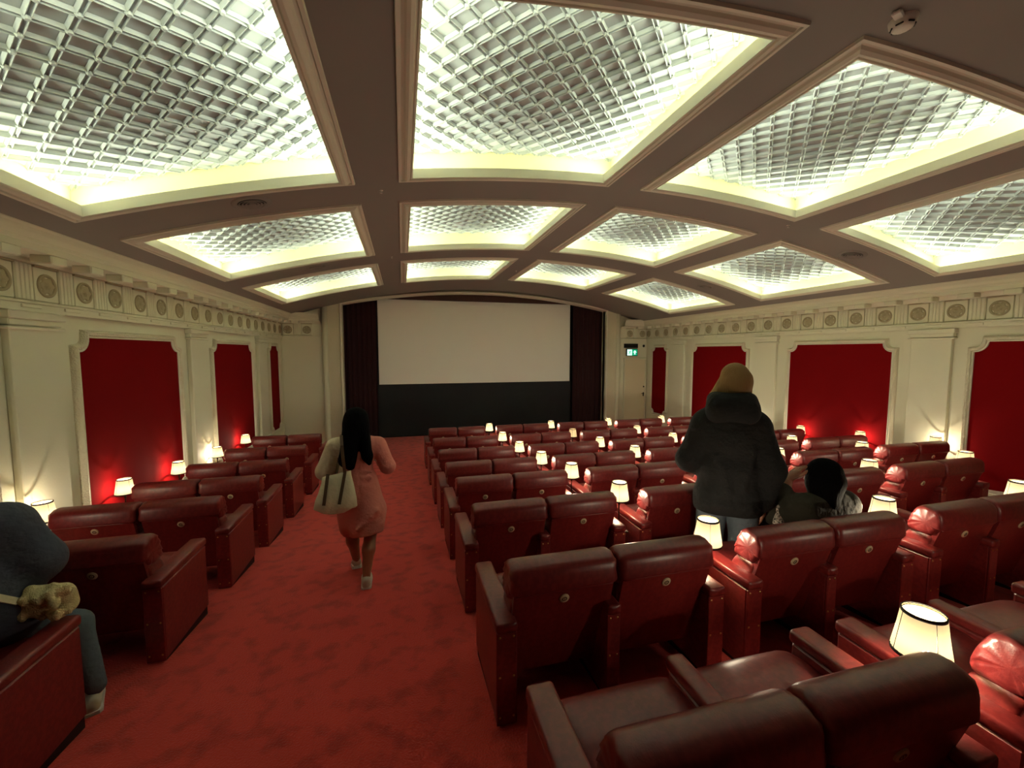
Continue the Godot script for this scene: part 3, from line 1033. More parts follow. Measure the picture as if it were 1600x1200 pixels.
# ---------------------------------------------------------------- seating
var parts := {}
func make_seat_parts() -> void:
	var w := SEAT_W
	# side profiles in (z, y); the chair looks along -z, z = 0 is the back of the headrest
	var ringx := func(prof: Array, xs: Array, scl: Array, cz: Vector2, ruche := 0.0) -> Array:
		var rings := []
		for i in xs.size():
			var ring := []
			for j in prof.size():
				var p: Vector2 = cz + (prof[j] - cz) * scl[i]
				var off := 0.0
				if ruche > 0.0 and (i <= 1 or i >= xs.size() - 2):
					var m := 1.0 if i == 1 or i == xs.size() - 2 else 0.4
					off = m * ruche * (0.5 + 0.5 * sin(j * 2.09)) * (-1.0 if i <= 1 else 1.0)
				ring.append(Vector3(xs[i] + off, p.y, p.x))
			rings.append(ring)
		return rings
	var g := 0.008
	var ends := [g + 0.006, g + 0.010, g + 0.018, g + 0.04, w / 2.0, w - g - 0.04, w - g - 0.018, w - g - 0.010, w - g - 0.006]
	var es := [0.70, 0.88, 0.96, 1.0, 1.0, 1.0, 0.96, 0.88, 0.70]
	var head := rounded_profile([Vector2(0.0, 0.715), Vector2(-0.008, 0.855), Vector2(-0.15, 0.872), Vector2(-0.205, 0.76), Vector2(-0.225, 0.655), Vector2(-0.06, 0.66), Vector2(-0.03, 0.712)], 0.06, 4)
	var s := nst(true)
	loft(s, ringx.call(head, ends, es, Vector2(-0.105, 0.765), 0.010))
	parts.headrest = mesh_of(s)
	s = nst(true)
	var pip := []
	for k in 9:
		pip.append(Vector3(lerpf(0.035, w - 0.035, k / 8.0), 0.712, -0.016))
	tube(s, pip, 0.006, 6)
	parts.piping = mesh_of(s)
	var back := rounded_profile([Vector2(-0.048, 0.67), Vector2(-0.20, 0.67), Vector2(-0.345, 0.40), Vector2(-0.30, 0.18), Vector2(-0.19, 0.17)], 0.03, 2)
	s = nst(true)
	var bx := [0.022, 0.026, 0.045, w / 2.0, w - 0.045, w - 0.026, w - 0.022]
	loft(s, ringx.call(back, bx, [0.80, 0.94, 1.0, 1.0, 1.0, 0.94, 0.80], Vector2(-0.21, 0.43)))
	parts.backrest = mesh_of(s)
	var shell := [Vector2(-0.014, 0.725), Vector2(-0.050, 0.725), Vector2(-0.195, 0.175), Vector2(-0.175, 0.175)]
	s = nst()
	loft(s, ringx.call(shell, [0.030, w - 0.030], [1.0, 1.0], Vector2.ZERO))
	parts.shell = mesh_of(s)
	var seat := rounded_profile([Vector2(-0.28, 0.30), Vector2(-0.27, 0.455), Vector2(-0.50, 0.53), Vector2(-0.69, 0.50), Vector2(-0.70, 0.30)], 0.085, 5)
	s = nst(true)
	var sx := [0.045, 0.05, 0.066, 0.10, w / 2.0, w - 0.10, w - 0.066, w - 0.05, w - 0.045]
	loft(s, ringx.call(seat, sx, [0.6, 0.86, 0.96, 1.0, 1.015, 1.0, 0.96, 0.86, 0.6], Vector2(-0.49, 0.385)))
	parts.seat = mesh_of(s)
	s = nst()
	cbox(s, Vector3(w / 2.0, 0.225, -0.48), Vector3(w - 0.10, 0.15, 0.40), 0.01)
	parts.seat_base = mesh_of(s)
	# arms
	for q in [["arm", 0.105], ["arm_mid", 0.075]]:
		var aw: float = q[1]
		s = nst()
		cbox(s, Vector3(0, 0.285, -0.325), Vector3(aw, 0.51, 0.63), 0.012)
		parts[q[0] + "_panel"] = mesh_of(s)
		s = nst(true)
		var ap := rounded_profile([Vector2(-aw / 2 - 0.004, 0.535), Vector2(-aw / 2 - 0.004, 0.592), Vector2(aw / 2 + 0.004, 0.592), Vector2(aw / 2 + 0.004, 0.535)], 0.018, 3)
		var rings := []
		for r in [[0.004, 0.9], [-0.004, 1.0], [-0.32, 1.0], [-0.638, 1.0], [-0.648, 0.9]]:
			var ring := []
			for p in ap:
				ring.append(Vector3(p.x * r[1], 0.564 + (p.y - 0.564) * r[1], r[0]))
			rings.append(ring)
		loft(s, rings)
		parts[q[0] + "_pad"] = mesh_of(s)
		s = nst()
		cbox(s, Vector3(0, 0.01, -0.325), Vector3(aw - 0.014, 0.10, 0.605), 0.004)
		parts[q[0] + "_plinth"] = mesh_of(s)
		s = nst()
		cbox(s, Vector3(0, 0.285, -0.008), Vector3(aw + 0.003, 0.50, 0.012), 0.003)
		parts[q[0] + "_strip"] = mesh_of(s)
		s = nst(true)
		for y in [0.515, 0.30, 0.08]:
			for x in [-1, 1]:
				var c := Vector3(x * (aw / 2 - 0.016), y, -0.002)
				lathe_stud(s, c)
		parts[q[0] + "_studs"] = mesh_of(s)
	# number disc
	s = nst(true)
	var ring := []
	lathe(s, [Vector2(0.028, -0.004), Vector2(0.028, 0.003), Vector2(0.025, 0.006), Vector2(0.0, 0.006)], 24)
	parts.disc = mesh_of(s)
	s = nst()
	lathe(s, [Vector2(0.008, 0.0065), Vector2(0.013, 0.0075), Vector2(0.015, 0.0065)], 16)
	cbox(s, Vector3(0, 0.0068, 0), Vector3(0.004, 0.0012, 0.010), 0.0)
	parts.numeral = mesh_of(s)

func lathe_stud(s: SurfaceTool, c: Vector3) -> void:
	for k in 6:
		var a := TAU * k / 6
		var b := TAU * (k + 1) / 6
		poly(s, [c + Vector3(cos(a), sin(a), 0) * 0.007, c + Vector3(cos(b), sin(b), 0) * 0.007, c + Vector3(0, 0, 0.006)], c - Vector3(0, 0, 0.02))

func add_arm(root: Node3D, kind: String, x: float) -> void:
	var a := put("armrest", parts[kind + "_panel"], M.leather, root)
	a.position.x = x
	put("arm_pad", parts[kind + "_pad"], M.leather, a)
	put("plinth", parts[kind + "_plinth"], M.plinth, a)
	put("rear_strip", parts[kind + "_strip"], M.leather, a)
	put("stud_trim", parts[kind + "_studs"], M.stud_brass, a)

func make_chair(left: bool) -> Node3D:
	var root := Node3D.new()
	root.name = "cinema_armchair"
	put("seat", parts.seat, M.leather, root)
	put("seat_base", parts.seat_base, M.plinth, root)
	put("backrest", parts.backrest, M.leather, root)
	var h := put("headrest", parts.headrest, M.leather, root)
	put("piping", parts.piping, M.leather, h)
	var sh := put("back_shell", parts.shell, M.leather, root)
	var tilt := atan2(0.161, 0.55)
	var d := put("number_disc", parts.disc, M.disc_ivory, root)
	d.position = Vector3(SEAT_W / 2.0, 0.655, -0.0335)
	d.rotation.x = PI / 2 - tilt * -1.0
	put("numeral", parts.numeral, M.disc_ink, d)
	if left:
		add_arm(root, "arm", -0.012)
		add_arm(root, "arm_mid", SEAT_W - 0.032)
	else:
		add_arm(root, "arm", SEAT_W + 0.012)
	return root

func make_lamp(dim := false) -> Node3D:
	var root := Node3D.new()
	root.name = "shaded_lamp"
	var s := nst(true)
	lathe(s, [Vector2(0.0, -0.03), Vector2(0.05, -0.03), Vector2(0.05, 0.012), Vector2(0.02, 0.02), Vector2(0.008, 0.035)], 20)
	put("base", mesh_of(s), M.post_bronze, root)
	s = nst(true)
	lathe(s, [Vector2(0.0065, 0.02), Vector2(0.0065, 0.66), Vector2(0.011, 0.67), Vector2(0.011, 0.70), Vector2(0.014, 0.705), Vector2(0.014, 0.74), Vector2(0.0, 0.742)], 12)
	put("post", mesh_of(s), M.post_bronze, root)
	s = nst()
	cbox(s, Vector3(0, 0.45, 0.02), Vector3(0.085, 0.008, 0.16), 0.002)
	put("tray", mesh_of(s), M.tray_glass, root)
	s = nst()
	cbox(s, Vector3(0, 0.441, 0.02), Vector3(0.088, 0.008, 0.164), 0.002)
	put("tray_frame", mesh_of(s), M.post_bronze, root)
	s = nst(true)
	lathe(s, [Vector2(0.0, 0.738), Vector2(0.012, 0.742), Vector2(0.017, 0.762), Vector2(0.012, 0.782), Vector2(0.0, 0.79)], 12)
	put("bulb", mesh_of(s), M.bulb_glow, root)
	s = nst(true)
	lathe(s, [Vector2(0.088, 0.715), Vector2(0.081, 0.755), Vector2(0.072, 0.81), Vector2(0.064, 0.875)], 64, 0.0024)
	var sh := put("lamp_shade", mesh_of(s), M.shade_dim if dim else M.shade_fabric, root)
	for q in [[0.0885, 0.715], [0.0645, 0.875]]:
		s = nst(true)
		var r: float = q[0]
		var y: float = q[1]
		lathe(s, [Vector2(r - 0.002, y - 0.006), Vector2(r + 0.0025, y - 0.006), Vector2(r + 0.0025, y + 0.006), Vector2(r - 0.002, y + 0.006)], 32)
		put("trim_band", mesh_of(s), M.lamp_trim, sh)
	for k in 4:
		var a := TAU * k / 4 + 0.5
		s = nst()
		tube(s, [Vector3(cos(a) * 0.0895, 0.716, sin(a) * 0.0895), Vector3(cos(a) * 0.0665, 0.874, sin(a) * 0.0665)], 0.0013, 4)
		put("seam", mesh_of(s), M.lamp_trim, sh)
	var l := OmniLight3D.new()
	l.name = "lamp_light"
	l.position.y = 0.765
	l.omni_range = 20.0
	l.omni_attenuation = 2.0
	l.light_energy = LAMP_ENERGY * (0.35 if dim else 1.0)
	l.light_color = LAMP_COLOR
	l.light_size = 0.006
	l.shadow_enabled = true
	root.add_child(l)
	return root

func row_words(k: int) -> String:
	return ["eighth row", "seventh row", "sixth row", "fifth row", "fourth row", "third row", "second row", "front row"][k]

func build_seating() -> void:
	make_seat_parts()
	var protoL := make_chair(true)
	var protoR := make_chair(false)
	var lamp := make_lamp()
	var place := func(proto: Node3D, x: float, k: int, label: String, category: String, group: String) -> Node3D:
		var o: Node3D = proto.duplicate()
		o.name = numbered(String(proto.name))
		add_child(o, true)
		var z: float = ROW_Z[k]
		o.position = Vector3(x, fy(z - 0.30), z)
		tag(o, label, category, group)
		return o
	for k in ROW_Z.size():
		var n: int = [2, 3, 4, 5, 5, 5, 5, 5][k]
		var wide: float = [0.06, 0.06, 0.04, 0.01, 0.0, 0.0, 0.0, 0.0][k]   # the rear rows stand a little wider apart
		for p in n:
			for j in 2:
				place.call(protoL if j == 0 else protoR, PAIR_X[p] + p * wide + j * SEAT_W, k, "oxblood leather cinema armchair, %s from the screen, %s seat right of the aisle" % [row_words(k), ORD[p * 2 + j]], "armchair", "armchairs right of the aisle")
			var lx: float = PAIR_X[p] + p * wide + 2 * SEAT_W + 0.13 + wide / 2.0
			var words := "small cream lamp, %s from the screen, right end of %s seat pair from aisle" % [row_words(k), ORD[p]]
			if p == 4:
				lx = XR - 0.17
				words = "small cream lamp by the right wall, %s from the screen" % row_words(k)
			var lp := make_lamp(true) if k == 6 and p == 1 else lamp
			var o: Node3D = place.call(lp, lx, k, words, "lamp", "lamps right of the aisle")
			o.position.z -= 0.27
			o.position.y = fy(o.position.z)
		if k == 0:
			continue
		for j in 2:
			place.call(protoL if j == 0 else protoR, (-2.985 if k == 1 else -2.865) + j * SEAT_W, k, "oxblood leather cinema armchair, %s from the screen, %s seat left of the aisle" % [row_words(k), ["wall", "aisle"][j]], "armchair", "armchairs left of the aisle")
		if k == 1:
			continue
		var o: Node3D = place.call(lamp, XL + 0.17, k, "small cream lamp by the left wall, %s from the screen" % row_words(k), "lamp", "lamps along the left wall")
		o.position.z -= 0.24
		o.position.y = fy(o.position.z)

# ---------------------------------------------------------------- people
func head_prims(c: Vector3, r: float, turn: float) -> Array:
	# skull, jaw, nose, brow, ears; the face looks along -z turned by `turn`
	var b := Basis(Vector3.UP, turn)
	var out := [
		cap(c + b * Vector3(0, 0.02, 0.01), c + b * Vector3(0, 0.02, -0.015), r * 0.92, r * 0.88, 0.03),
		cap(c + b * Vector3(0, -0.06, -0.03), c + b * Vector3(0, -0.085, -0.055), r * 0.62, r * 0.42, 0.03),
		cap(c + b * Vector3(0, 0.01, -r * 0.98), c + b * Vector3(0, -0.03, -r * 1.12), 0.010, 0.014, 0.012),
		cap(c + b * Vector3(-0.02, -0.062, -r * 0.93), c + b * Vector3(0.02, -0.062, -r * 0.93), 0.010, 0.010, 0.01),
	]
	for s in [-1, 1]:
		out.append(cap(c + b * Vector3(s * r * 0.92, 0.015, 0.01), c + b * Vector3(s * r * 0.95, -0.03, 0.0), 0.016, 0.011, 0.01))
		out.append(cap(c + b * Vector3(s * 0.015, 0.03, -r * 0.86), c + b * Vector3(s * 0.05, 0.028, -r * 0.74), 0.014, 0.012, 0.015))
	return out

func add_face(root: Node3D, c: Vector3, r: float, turn: float) -> void:
	var b := Basis(Vector3.UP, turn)
	for s in [-1, 1]:
		var m := nst(true)
		lathe(m, [Vector2(0.0, -0.010), Vector2(0.008, -0.006), Vector2(0.010, 0.0), Vector2(0.008, 0.006), Vector2(0.0, 0.010)], 10)
		var e := fin(m, "eye", M.eye_white, root)
		e.position = c + b * Vector3(s * 0.032, 0.004, -r * 0.86)
		var i := nst(true)
		lathe(i, [Vector2(0.0, -0.005), Vector2(0.0045, 0.0), Vector2(0.0, 0.005)], 8)
		var p := fin(i, "iris", M.slot_black, e)
		p.position = b * Vector3(0, 0, -0.0075)

func hand_prims(w: Vector3, dir: Vector3, palm_n: Vector3, thumb: Vector3, curl: float) -> Array:
	# wrist w, fingers run along dir, palm faces palm_n, thumb leaves to the side `thumb`
	var d := dir.normalized()
	var n := palm_n.normalized()
	var t := thumb.normalized()
	var out := [cap(w, w + d * 0.035, 0.024, 0.026, 0.015)]
	for i in 4:
		out.append(cap(w + d * 0.03 + t * (0.012 - i * 0.009), w + d * 0.088 + t * (0.030 - i * 0.020), 0.019, 0.012, 0.012))
	for i in 4:
		var L: float = [0.070, 0.078, 0.072, 0.056][i]
		var p := w + d * 0.088 + t * (0.030 - i * 0.020)
		var q := p + (d * cos(curl) + n * sin(curl)) * L * 0.45
		var r := q + (d * cos(curl * 2.2) + n * sin(curl * 2.2)) * L * 0.32
		var e := r + (d * cos(curl * 3.0) + n * sin(curl * 3.0)) * L * 0.25
		out.append_array(chain([p, q, r, e], [0.0095, 0.0088, 0.008, 0.007], 0.004))
	var a := w + d * 0.03 + t * 0.022
	out.append_array(chain([a, a + t * 0.028 + d * 0.028 + n * 0.01, a + t * 0.036 + d * 0.058 + n * 0.018, a + t * 0.034 + d * 0.08 + n * 0.024], [0.014, 0.011, 0.010, 0.008], 0.008))
	return out

func shoe(root: Node3D, at: Vector3, yaw: float, pitch: float, m: Material) -> void:
	var s := nst(true)
	var rings := []
	for q in [[0.045, 0.030, 0.075], [0.035, 0.040, 0.095], [-0.02, 0.042, 0.10], [-0.08, 0.044, 0.075], [-0.14, 0.048, 0.058], [-0.19, 0.042, 0.045], [-0.215, 0.026, 0.034]]:
		var ring := []
		for k in 12:
			var a := TAU * k / 12
			ring.append(Vector3(cos(a) * q[1], maxf(0.006, 0.5 * q[2] + sin(a) * 0.5 * q[2]), q[0]))
		rings.append(ring)
	loft(s, rings)
	var o := fin(s, "shoe", m, root)
	o.transform = Transform3D(Basis(Vector3.UP, yaw) * Basis(Vector3.RIGHT, pitch), at)
	s = nst()
	var sole := []
	for q in [[0.05, 0.03], [0.03, 0.044], [-0.08, 0.046], [-0.15, 0.05], [-0.20, 0.04], [-0.222, 0.02]]:
		sole.append([Vector3(-q[1], -0.012, q[0]), Vector3(q[1], -0.012, q[0]), Vector3(q[1], 0.014, q[0]), Vector3(-q[1], 0.014, q[0])])
	loft(s, sole)
	fin(s, "sole", M.white_plastic, o)

func build_people() -> void:
	build_walker()
	build_stander()
	build_sitter()
	build_edge_person()

func build_walker() -> void:
	var at := Vector3(-0.42, fy(-3.86), -3.86)
	var root := thing("person", at, "person with long black hair in a salmon dress walking down the red aisle", "person")
	var V := func(x: float, y: float, z: float) -> Vector3: return Vector3(x, y, z)
	var hc := Vector3(0.0, 1.475, -0.13)
	var sk := []
	sk.append_array(head_prims(hc, 0.095, 0.1))
	sk.append(cap(V.call(0, 1.40, -0.12), V.call(0, 1.28, -0.11), 0.05, 0.055))
	sk.append(cap(V.call(-0.12, 1.26, -0.11), V.call(0.12, 1.26, -0.11), 0.07, 0.07, 0.05))
	sk.append(cap(V.call(0, 1.22, -0.11), V.call(0, 0.98, -0.11), 0.12, 0.10, 0.05))
	sk.append(cap(V.call(-0.06, 0.86, -0.11), V.call(0.06, 0.86, -0.11), 0.13, 0.13, 0.05))
	sk.append_array(chain([V.call(0.09, 0.82, -0.11), V.call(0.10, 0.45, -0.12), V.call(0.085, 0.32, -0.02), V.call(0.065, 0.09, 0.03)], [0.085, 0.055, 0.055, 0.034]))
	sk.append_array(chain([V.call(-0.09, 0.82, -0.12), V.call(-0.08, 0.47, -0.20), V.call(-0.07, 0.34, -0.20), V.call(-0.045, 0.11, -0.26)], [0.085, 0.055, 0.055, 0.034]))
	sk.append_array(chain([V.call(-0.18, 1.26, -0.11), V.call(-0.27, 1.04, -0.10), V.call(-0.17, 1.06, -0.33)], [0.05, 0.04, 0.026]))
	sk.append_array(chain([V.call(0.18, 1.26, -0.11), V.call(0.265, 1.06, -0.10), V.call(0.15, 1.08, -0.33)], [0.05, 0.04, 0.026]))
	put("body", field_mesh(sk, 0.012), M.skin, root)
	var hands := hand_prims(V.call(-0.17, 1.06, -0.33), V.call(0.5, 0.25, -0.7), V.call(0.6, -0.2, 0.4), V.call(0.2, 1, 0.1), 0.5)
	hands.append_array(hand_prims(V.call(0.15, 1.08, -0.33), V.call(-0.5, 0.25, -0.7), V.call(-0.6, -0.2, 0.4), V.call(-0.2, 1, 0.1), 0.5))
	put("hands", field_mesh(hands, 0.005), M.skin, root)
	add_face(root, hc, 0.095, 0.1)
	# dress: fitted top, gathered waist, skirt to the knee
	var top := [
		cap(V.call(-0.11, 1.265, -0.11), V.call(0.11, 1.265, -0.11), 0.085, 0.085, 0.05),
		cap(V.call(0, 1.20, -0.11), V.call(0, 1.00, -0.11), 0.150, 0.125, 0.05, Vector3(1, 1, 1.15)),
		cap(V.call(-0.03, 0.92, -0.105), V.call(0.03, 0.92, -0.105), 0.145, 0.145, 0.05),
		cap(V.call(-0.05, 0.80, -0.10), V.call(0.05, 0.80, -0.10), 0.155, 0.155, 0.05),
		cap(V.call(0.085, 0.66, -0.08), V.call(0.075, 0.48, -0.05), 0.165, 0.145, 0.05),
		cap(V.call(-0.06, 0.62, -0.15), V.call(-0.06, 0.50, -0.18), 0.135, 0.125, 0.05),
	]
	top.append_array(chain([V.call(0.185, 1.265, -0.11), V.call(0.265, 1.06, -0.10), V.call(0.21, 1.075, -0.22)], [0.075, 0.068, 0.055], 0.03))
	var fold := [cap(V.call(-0.12, 1.02, 0.0), V.call(0.12, 0.99, 0.015), 0.016, 0.016, 0.03), cap(V.call(-0.10, 1.05, 0.005), V.call(0.13, 1.045, 0.01), 0.012, 0.012, 0.03), cap(V.call(0.0, 0.56, 0.095), V.call(0.17, 0.70, 0.05), 0.014, 0.014, 0.04)]
	put("dress", field_mesh(top + fold, 0.012, [Plane(Vector3(0.12, -1, 0.25).normalized(), Vector3(0, 0.455, 0))]), M.salmon_cloth, root)
	var knit := chain([V.call(-0.185, 1.265, -0.11), V.call(-0.275, 1.05, -0.10), V.call(-0.22, 1.06, -0.23)], [0.08, 0.075, 0.06], 0.03)
	knit.append(cap(V.call(-0.10, 1.262, -0.11), V.call(-0.03, 1.255, -0.105), 0.094, 0.094, 0.04))
	knit.append(cap(V.call(-0.085, 1.18, -0.10), V.call(-0.07, 1.00, -0.10), 0.085, 0.085, 0.04))
	put("knit_wrap", field_mesh(knit, 0.012, [Plane(Vector3(1, 0, 0), -0.015), Plane(Vector3(0, -1, 0), -0.96)]), M.cream_knit, root)
	# hair: long, parted in two locks down the back
	var hair := [
		cap(hc + V.call(0, 0.035, 0.02), hc + V.call(0, 0.0, 0.03), 0.108, 0.108, 0.03),
		cap(hc + V.call(-0.02, -0.02, 0.045), V.call(-0.065, 1.17, 0.025), 0.092, 0.072, 0.03),
		cap(V.call(-0.065, 1.17, 0.025), V.call(-0.04, 1.11, 0.025), 0.072, 0.035, 0.03),
		cap(hc + V.call(0.04, -0.02, 0.045), V.call(0.10, 1.19, 0.02), 0.075, 0.045, 0.03),
		cap(V.call(0.10, 1.19, 0.02), V.call(0.115, 1.13, 0.02), 0.045, 0.022, 0.03),
	]
	put("hair", field_mesh(hair, 0.012), M.black_hair, root)
	var pin := nst(true)
	lathe(pin, [Vector2(0.0, -0.008), Vector2(0.008, 0.0), Vector2(0.0, 0.008)], 8, 0.0, hc + V.call(-0.06, 0.012, 0.115))
	fin(pin, "hair_pin", M.white_plastic, root)
	shoe(root, V.call(0.065, 0.012, 0.055), 0.05, 0.0, M.shoe_white)
	shoe(root, V.call(-0.045, 0.055, -0.25), 0.15, -0.32, M.shoe_white)
	# tote bag on the left shoulder
	var bag := thing("tote_bag", at + Vector3(-0.165, 0.755, 0.075), "cream canvas tote bag with brown handles hanging from the walker's shoulder", "bag")
	bag.scale = Vector3.ONE * 0.9
	var s := nst(true)
	var rings := []
	for q in [[0.0, 0.175, 0.085, 0.0], [0.02, 0.195, 0.10, 0.0], [0.10, 0.185, 0.085, 0.005], [0.20, 0.16, 0.06, 0.01], [0.30, 0.135, 0.03, 0.015], [0.345, 0.13, 0.014, 0.015]]:
		var ring := []
		for k in 20:
			var a := TAU * k / 20
			var ex: float = signf(cos(a)) * pow(absf(cos(a)), 0.6)
			var ez: float = signf(sin(a)) * pow(absf(sin(a)), 0.7)
			ring.append(Vector3(ex * q[1] + q[3], q[0] + (0.025 * ex if q[0] > 0.15 else 0.018 * sin(3 * a)), ez * q[2] + 0.006 * sin(5 * a + q[0] * 30)))
		rings.append(ring)
	loft(s, rings)
	fin(s, "sack", M.canvas, bag)
	for q in [[0.045, 0.55, 0.0], [-0.09, 0.20, 0.03]]:
		s = nst()
		var pth := []
		for k in 7:
			var t := k / 6.0
			pth.append(Vector3(q[0] + 0.05 * t * (1.0 if q[0] > 0 else 0.7), lerpf(0.08, 0.36, t), lerpf(0.098, 0.035, t)))
		if q[0] > 0:
			pth.append(Vector3(0.085, 0.50, 0.055))
			pth.append(Vector3(0.075, 0.625, 0.035))
			pth.append(Vector3(0.06, 0.70, -0.06))
			pth.append(Vector3(0.05, 0.69, -0.16))
			pth.append(Vector3(0.04, 0.60, -0.22))
			pth.append(Vector3(0.01, 0.34, -0.03))
		ribbon(s, pth, 0.014, 0.004)
		fin(s, "handle", M.brown_strap, bag)

func ribbon(s: SurfaceTool, path: Array, w: float, t: float) -> void:
	var rings := []
	for i in path.size():
		var d: Vector3 = (path[mini(i + 1, path.size() - 1)] - path[maxi(i - 1, 0)]).normalized()
		var u := Vector3.RIGHT
		u = (u - d * u.dot(d)).normalized()
		var v := d.cross(u)
		rings.append([path[i] - u * w - v * t, path[i] + u * w - v * t, path[i] + u * w + v * t, path[i] - u * w + v * t])
	loft(s, rings)

func build_stander() -> void:
	var at := Vector3(2.45, fy(-2.66), -2.66)
	var root := thing("person", at, "tall standing person with long blond hair, black hooded coat and blue jeans", "person")
	root.rotation.y = -0.62
	var hc := Vector3(0.02, 1.775, -0.03)
	var turn := 0.45
	var sk := head_prims(hc, 0.10, turn)
	sk.append(cap(Vector3(0.01, 1.68, -0.01), Vector3(0, 1.56, 0.0), 0.06, 0.065))
	sk.append(cap(Vector3(-0.13, 1.44, 0), Vector3(0.13, 1.44, 0), 0.08, 0.08, 0.05))
	sk.append(cap(Vector3(0, 1.44, 0), Vector3(0, 1.02, 0), 0.15, 0.14, 0.05))
	for s in [-1, 1]:
		sk.append_array(chain([Vector3(s * 0.10, 0.95, 0), Vector3(s * 0.115, 0.50, -0.01), Vector3(s * 0.115, 0.10, 0.03)], [0.105, 0.065, 0.04]))
	var wr := Vector3(0.245, 0.80, 0.0)
	sk.append_array(chain([Vector3(0.18, 1.43, 0), Vector3(0.28, 1.12, 0.03), wr], [0.06, 0.05, 0.03]))
	var wl := Vector3(-0.16, 1.0, -0.28)
	sk.append_array(chain([Vector3(-0.18, 1.43, 0), Vector3(-0.28, 1.14, -0.02), wl], [0.06, 0.05, 0.03]))
	put("body", field_mesh(sk, 0.014), M.skin, root)
	var hands := hand_prims(wr, Vector3(-0.15, -1, -0.1), Vector3(-1, 0, 0.1), Vector3(0.1, -0.1, -1), 0.35)
	hands.append_array(hand_prims(wl, Vector3(0.6, -0.1, -0.6), Vector3(0.4, -0.5, 0.5), Vector3(0.1, 1, 0), 0.4))
	put("hands", field_mesh(hands, 0.005), M.skin, root)
	add_face(root, hc, 0.10, turn)
	var jeans := []
	for s in [-1, 1]:
		jeans.append_array(chain([Vector3(s * 0.105, 0.92, 0), Vector3(s * 0.12, 0.50, -0.01), Vector3(s * 0.12, 0.09, 0.02)], [0.12, 0.10, 0.085], 0.02))
	jeans.append(cap(Vector3(-0.06, 0.93, 0), Vector3(0.06, 0.93, 0), 0.13, 0.13, 0.04))
	put("jeans", field_mesh(jeans, 0.014), M.jeans, root)
	var coat := [
		cap(Vector3(-0.155, 1.455, 0.0), Vector3(0.155, 1.455, 0.0), 0.11, 0.11, 0.08),
		cap(Vector3(0.0, 1.56, 0.0), Vector3(0.0, 1.40, 0.0), 0.13, 0.16, 0.10),
		cap(Vector3(-0.05, 1.32, 0.0), Vector3(0.05, 1.32, 0.0), 0.175, 0.175, 0.06),
		cap(Vector3(-0.06, 1.10, 0.0), Vector3(0.06, 1.10, 0.0), 0.17, 0.17, 0.06),
		cap(Vector3(-0.07, 0.90, 0.0), Vector3(0.07, 0.90, 0.0), 0.172, 0.172, 0.06),
		cap(Vector3(-0.075, 0.80, 0.0), Vector3(0.075, 0.80, 0.0), 0.17, 0.17, 0.06),
		cap(Vector3(-0.12, 0.84, 0.155), Vector3(0.13, 0.845, 0.155), 0.02, 0.02, 0.05),
		cap(Vector3(0.14, 1.28, 0.13), Vector3(0.08, 1.00, 0.17), 0.022, 0.015, 0.05),
		cap(Vector3(-0.10, 1.22, 0.15), Vector3(-0.02, 0.96, 0.165), 0.018, 0.012, 0.05),
	]
	coat.append_array(chain([Vector3(0.185, 1.41, 0.0), Vector3(0.285, 1.12, 0.03), Vector3(0.255, 0.86, 0.0)], [0.105, 0.092, 0.068], 0.05))
	coat.append_array(chain([Vector3(-0.185, 1.41, 0.0), Vector3(-0.285, 1.14, -0.02), Vector3(-0.19, 1.02, -0.22)], [0.105, 0.095, 0.07], 0.05))
	put("coat", field_mesh(coat, 0.014, [Plane(Vector3(0, -1, 0), -0.765)]), M.black_cloth, root)
	var hood := []
	for k in 9:
		var a0 := lerpf(-0.35, PI + 0.35, k / 9.0)
		var a1 := lerpf(-0.35, PI + 0.35, (k + 1) / 9.0)
		hood.append(cap(Vector3(cos(a0) * 0.115, 1.635, sin(a0) * 0.11 + 0.01), Vector3(cos(a1) * 0.115, 1.635, sin(a1) * 0.11 + 0.01), 0.052, 0.052, 0.04))
	hood.append(cap(Vector3(-0.10, 1.575, 0.095), Vector3(0.10, 1.575, 0.095), 0.072, 0.072, 0.06))
	hood.append(cap(Vector3(-0.10, 1.53, 0.09), Vector3(0.10, 1.53, 0.09), 0.07, 0.07, 0.08))
	hood.append(cap(Vector3(-0.13, 1.595, 0.155), Vector3(0.13, 1.61, 0.15), 0.02, 0.02, 0.02))
	put("hood", field_mesh(hood, 0.014), M.black_cloth, root)
	var b := Basis(Vector3.UP, turn)
	var hair := [
		cap(hc + Vector3(0, 0.045, 0.01), hc + b * Vector3(0, 0.01, 0.035), 0.102, 0.108, 0.03),
		cap(hc + Vector3(0, -0.03, 0.045), hc + Vector3(0.0, -0.13, 0.05), 0.10, 0.075, 0.03),
		cap(hc + Vector3(-0.07, -0.02, 0.0), hc + Vector3(-0.13, -0.13, 0.0), 0.055, 0.048, 0.025),
		cap(hc + Vector3(-0.13, -0.13, 0.0), hc + Vector3(-0.175, -0.25, -0.02), 0.048, 0.028, 0.025),
		cap(hc + Vector3(-0.10, -0.06, 0.05), hc + Vector3(-0.155, -0.20, 0.06), 0.03, 0.022, 0.012),
		cap(hc + Vector3(0.08, -0.01, 0.02), hc + Vector3(0.085, -0.13, 0.03), 0.04, 0.034, 0.02),
	]
	for k in 7:
		var u := lerpf(-0.09, 0.09, k / 6.0)
		hair.append(cap(hc + Vector3(u, 0.05 - absf(u) * 0.4, 0.105 - u * u * 5.0), hc + Vector3(u * 0.9, -0.12, 0.115 - u * u * 4.0), 0.012, 0.009, 0.008))
	put("hair", field_mesh(hair, 0.012), M.blond_hair, root)
	for s in [-1, 1]:
		shoe(root, Vector3(s * 0.12, 0.012, 0.03), -s * 0.1, 0.0, M.black_cloth)

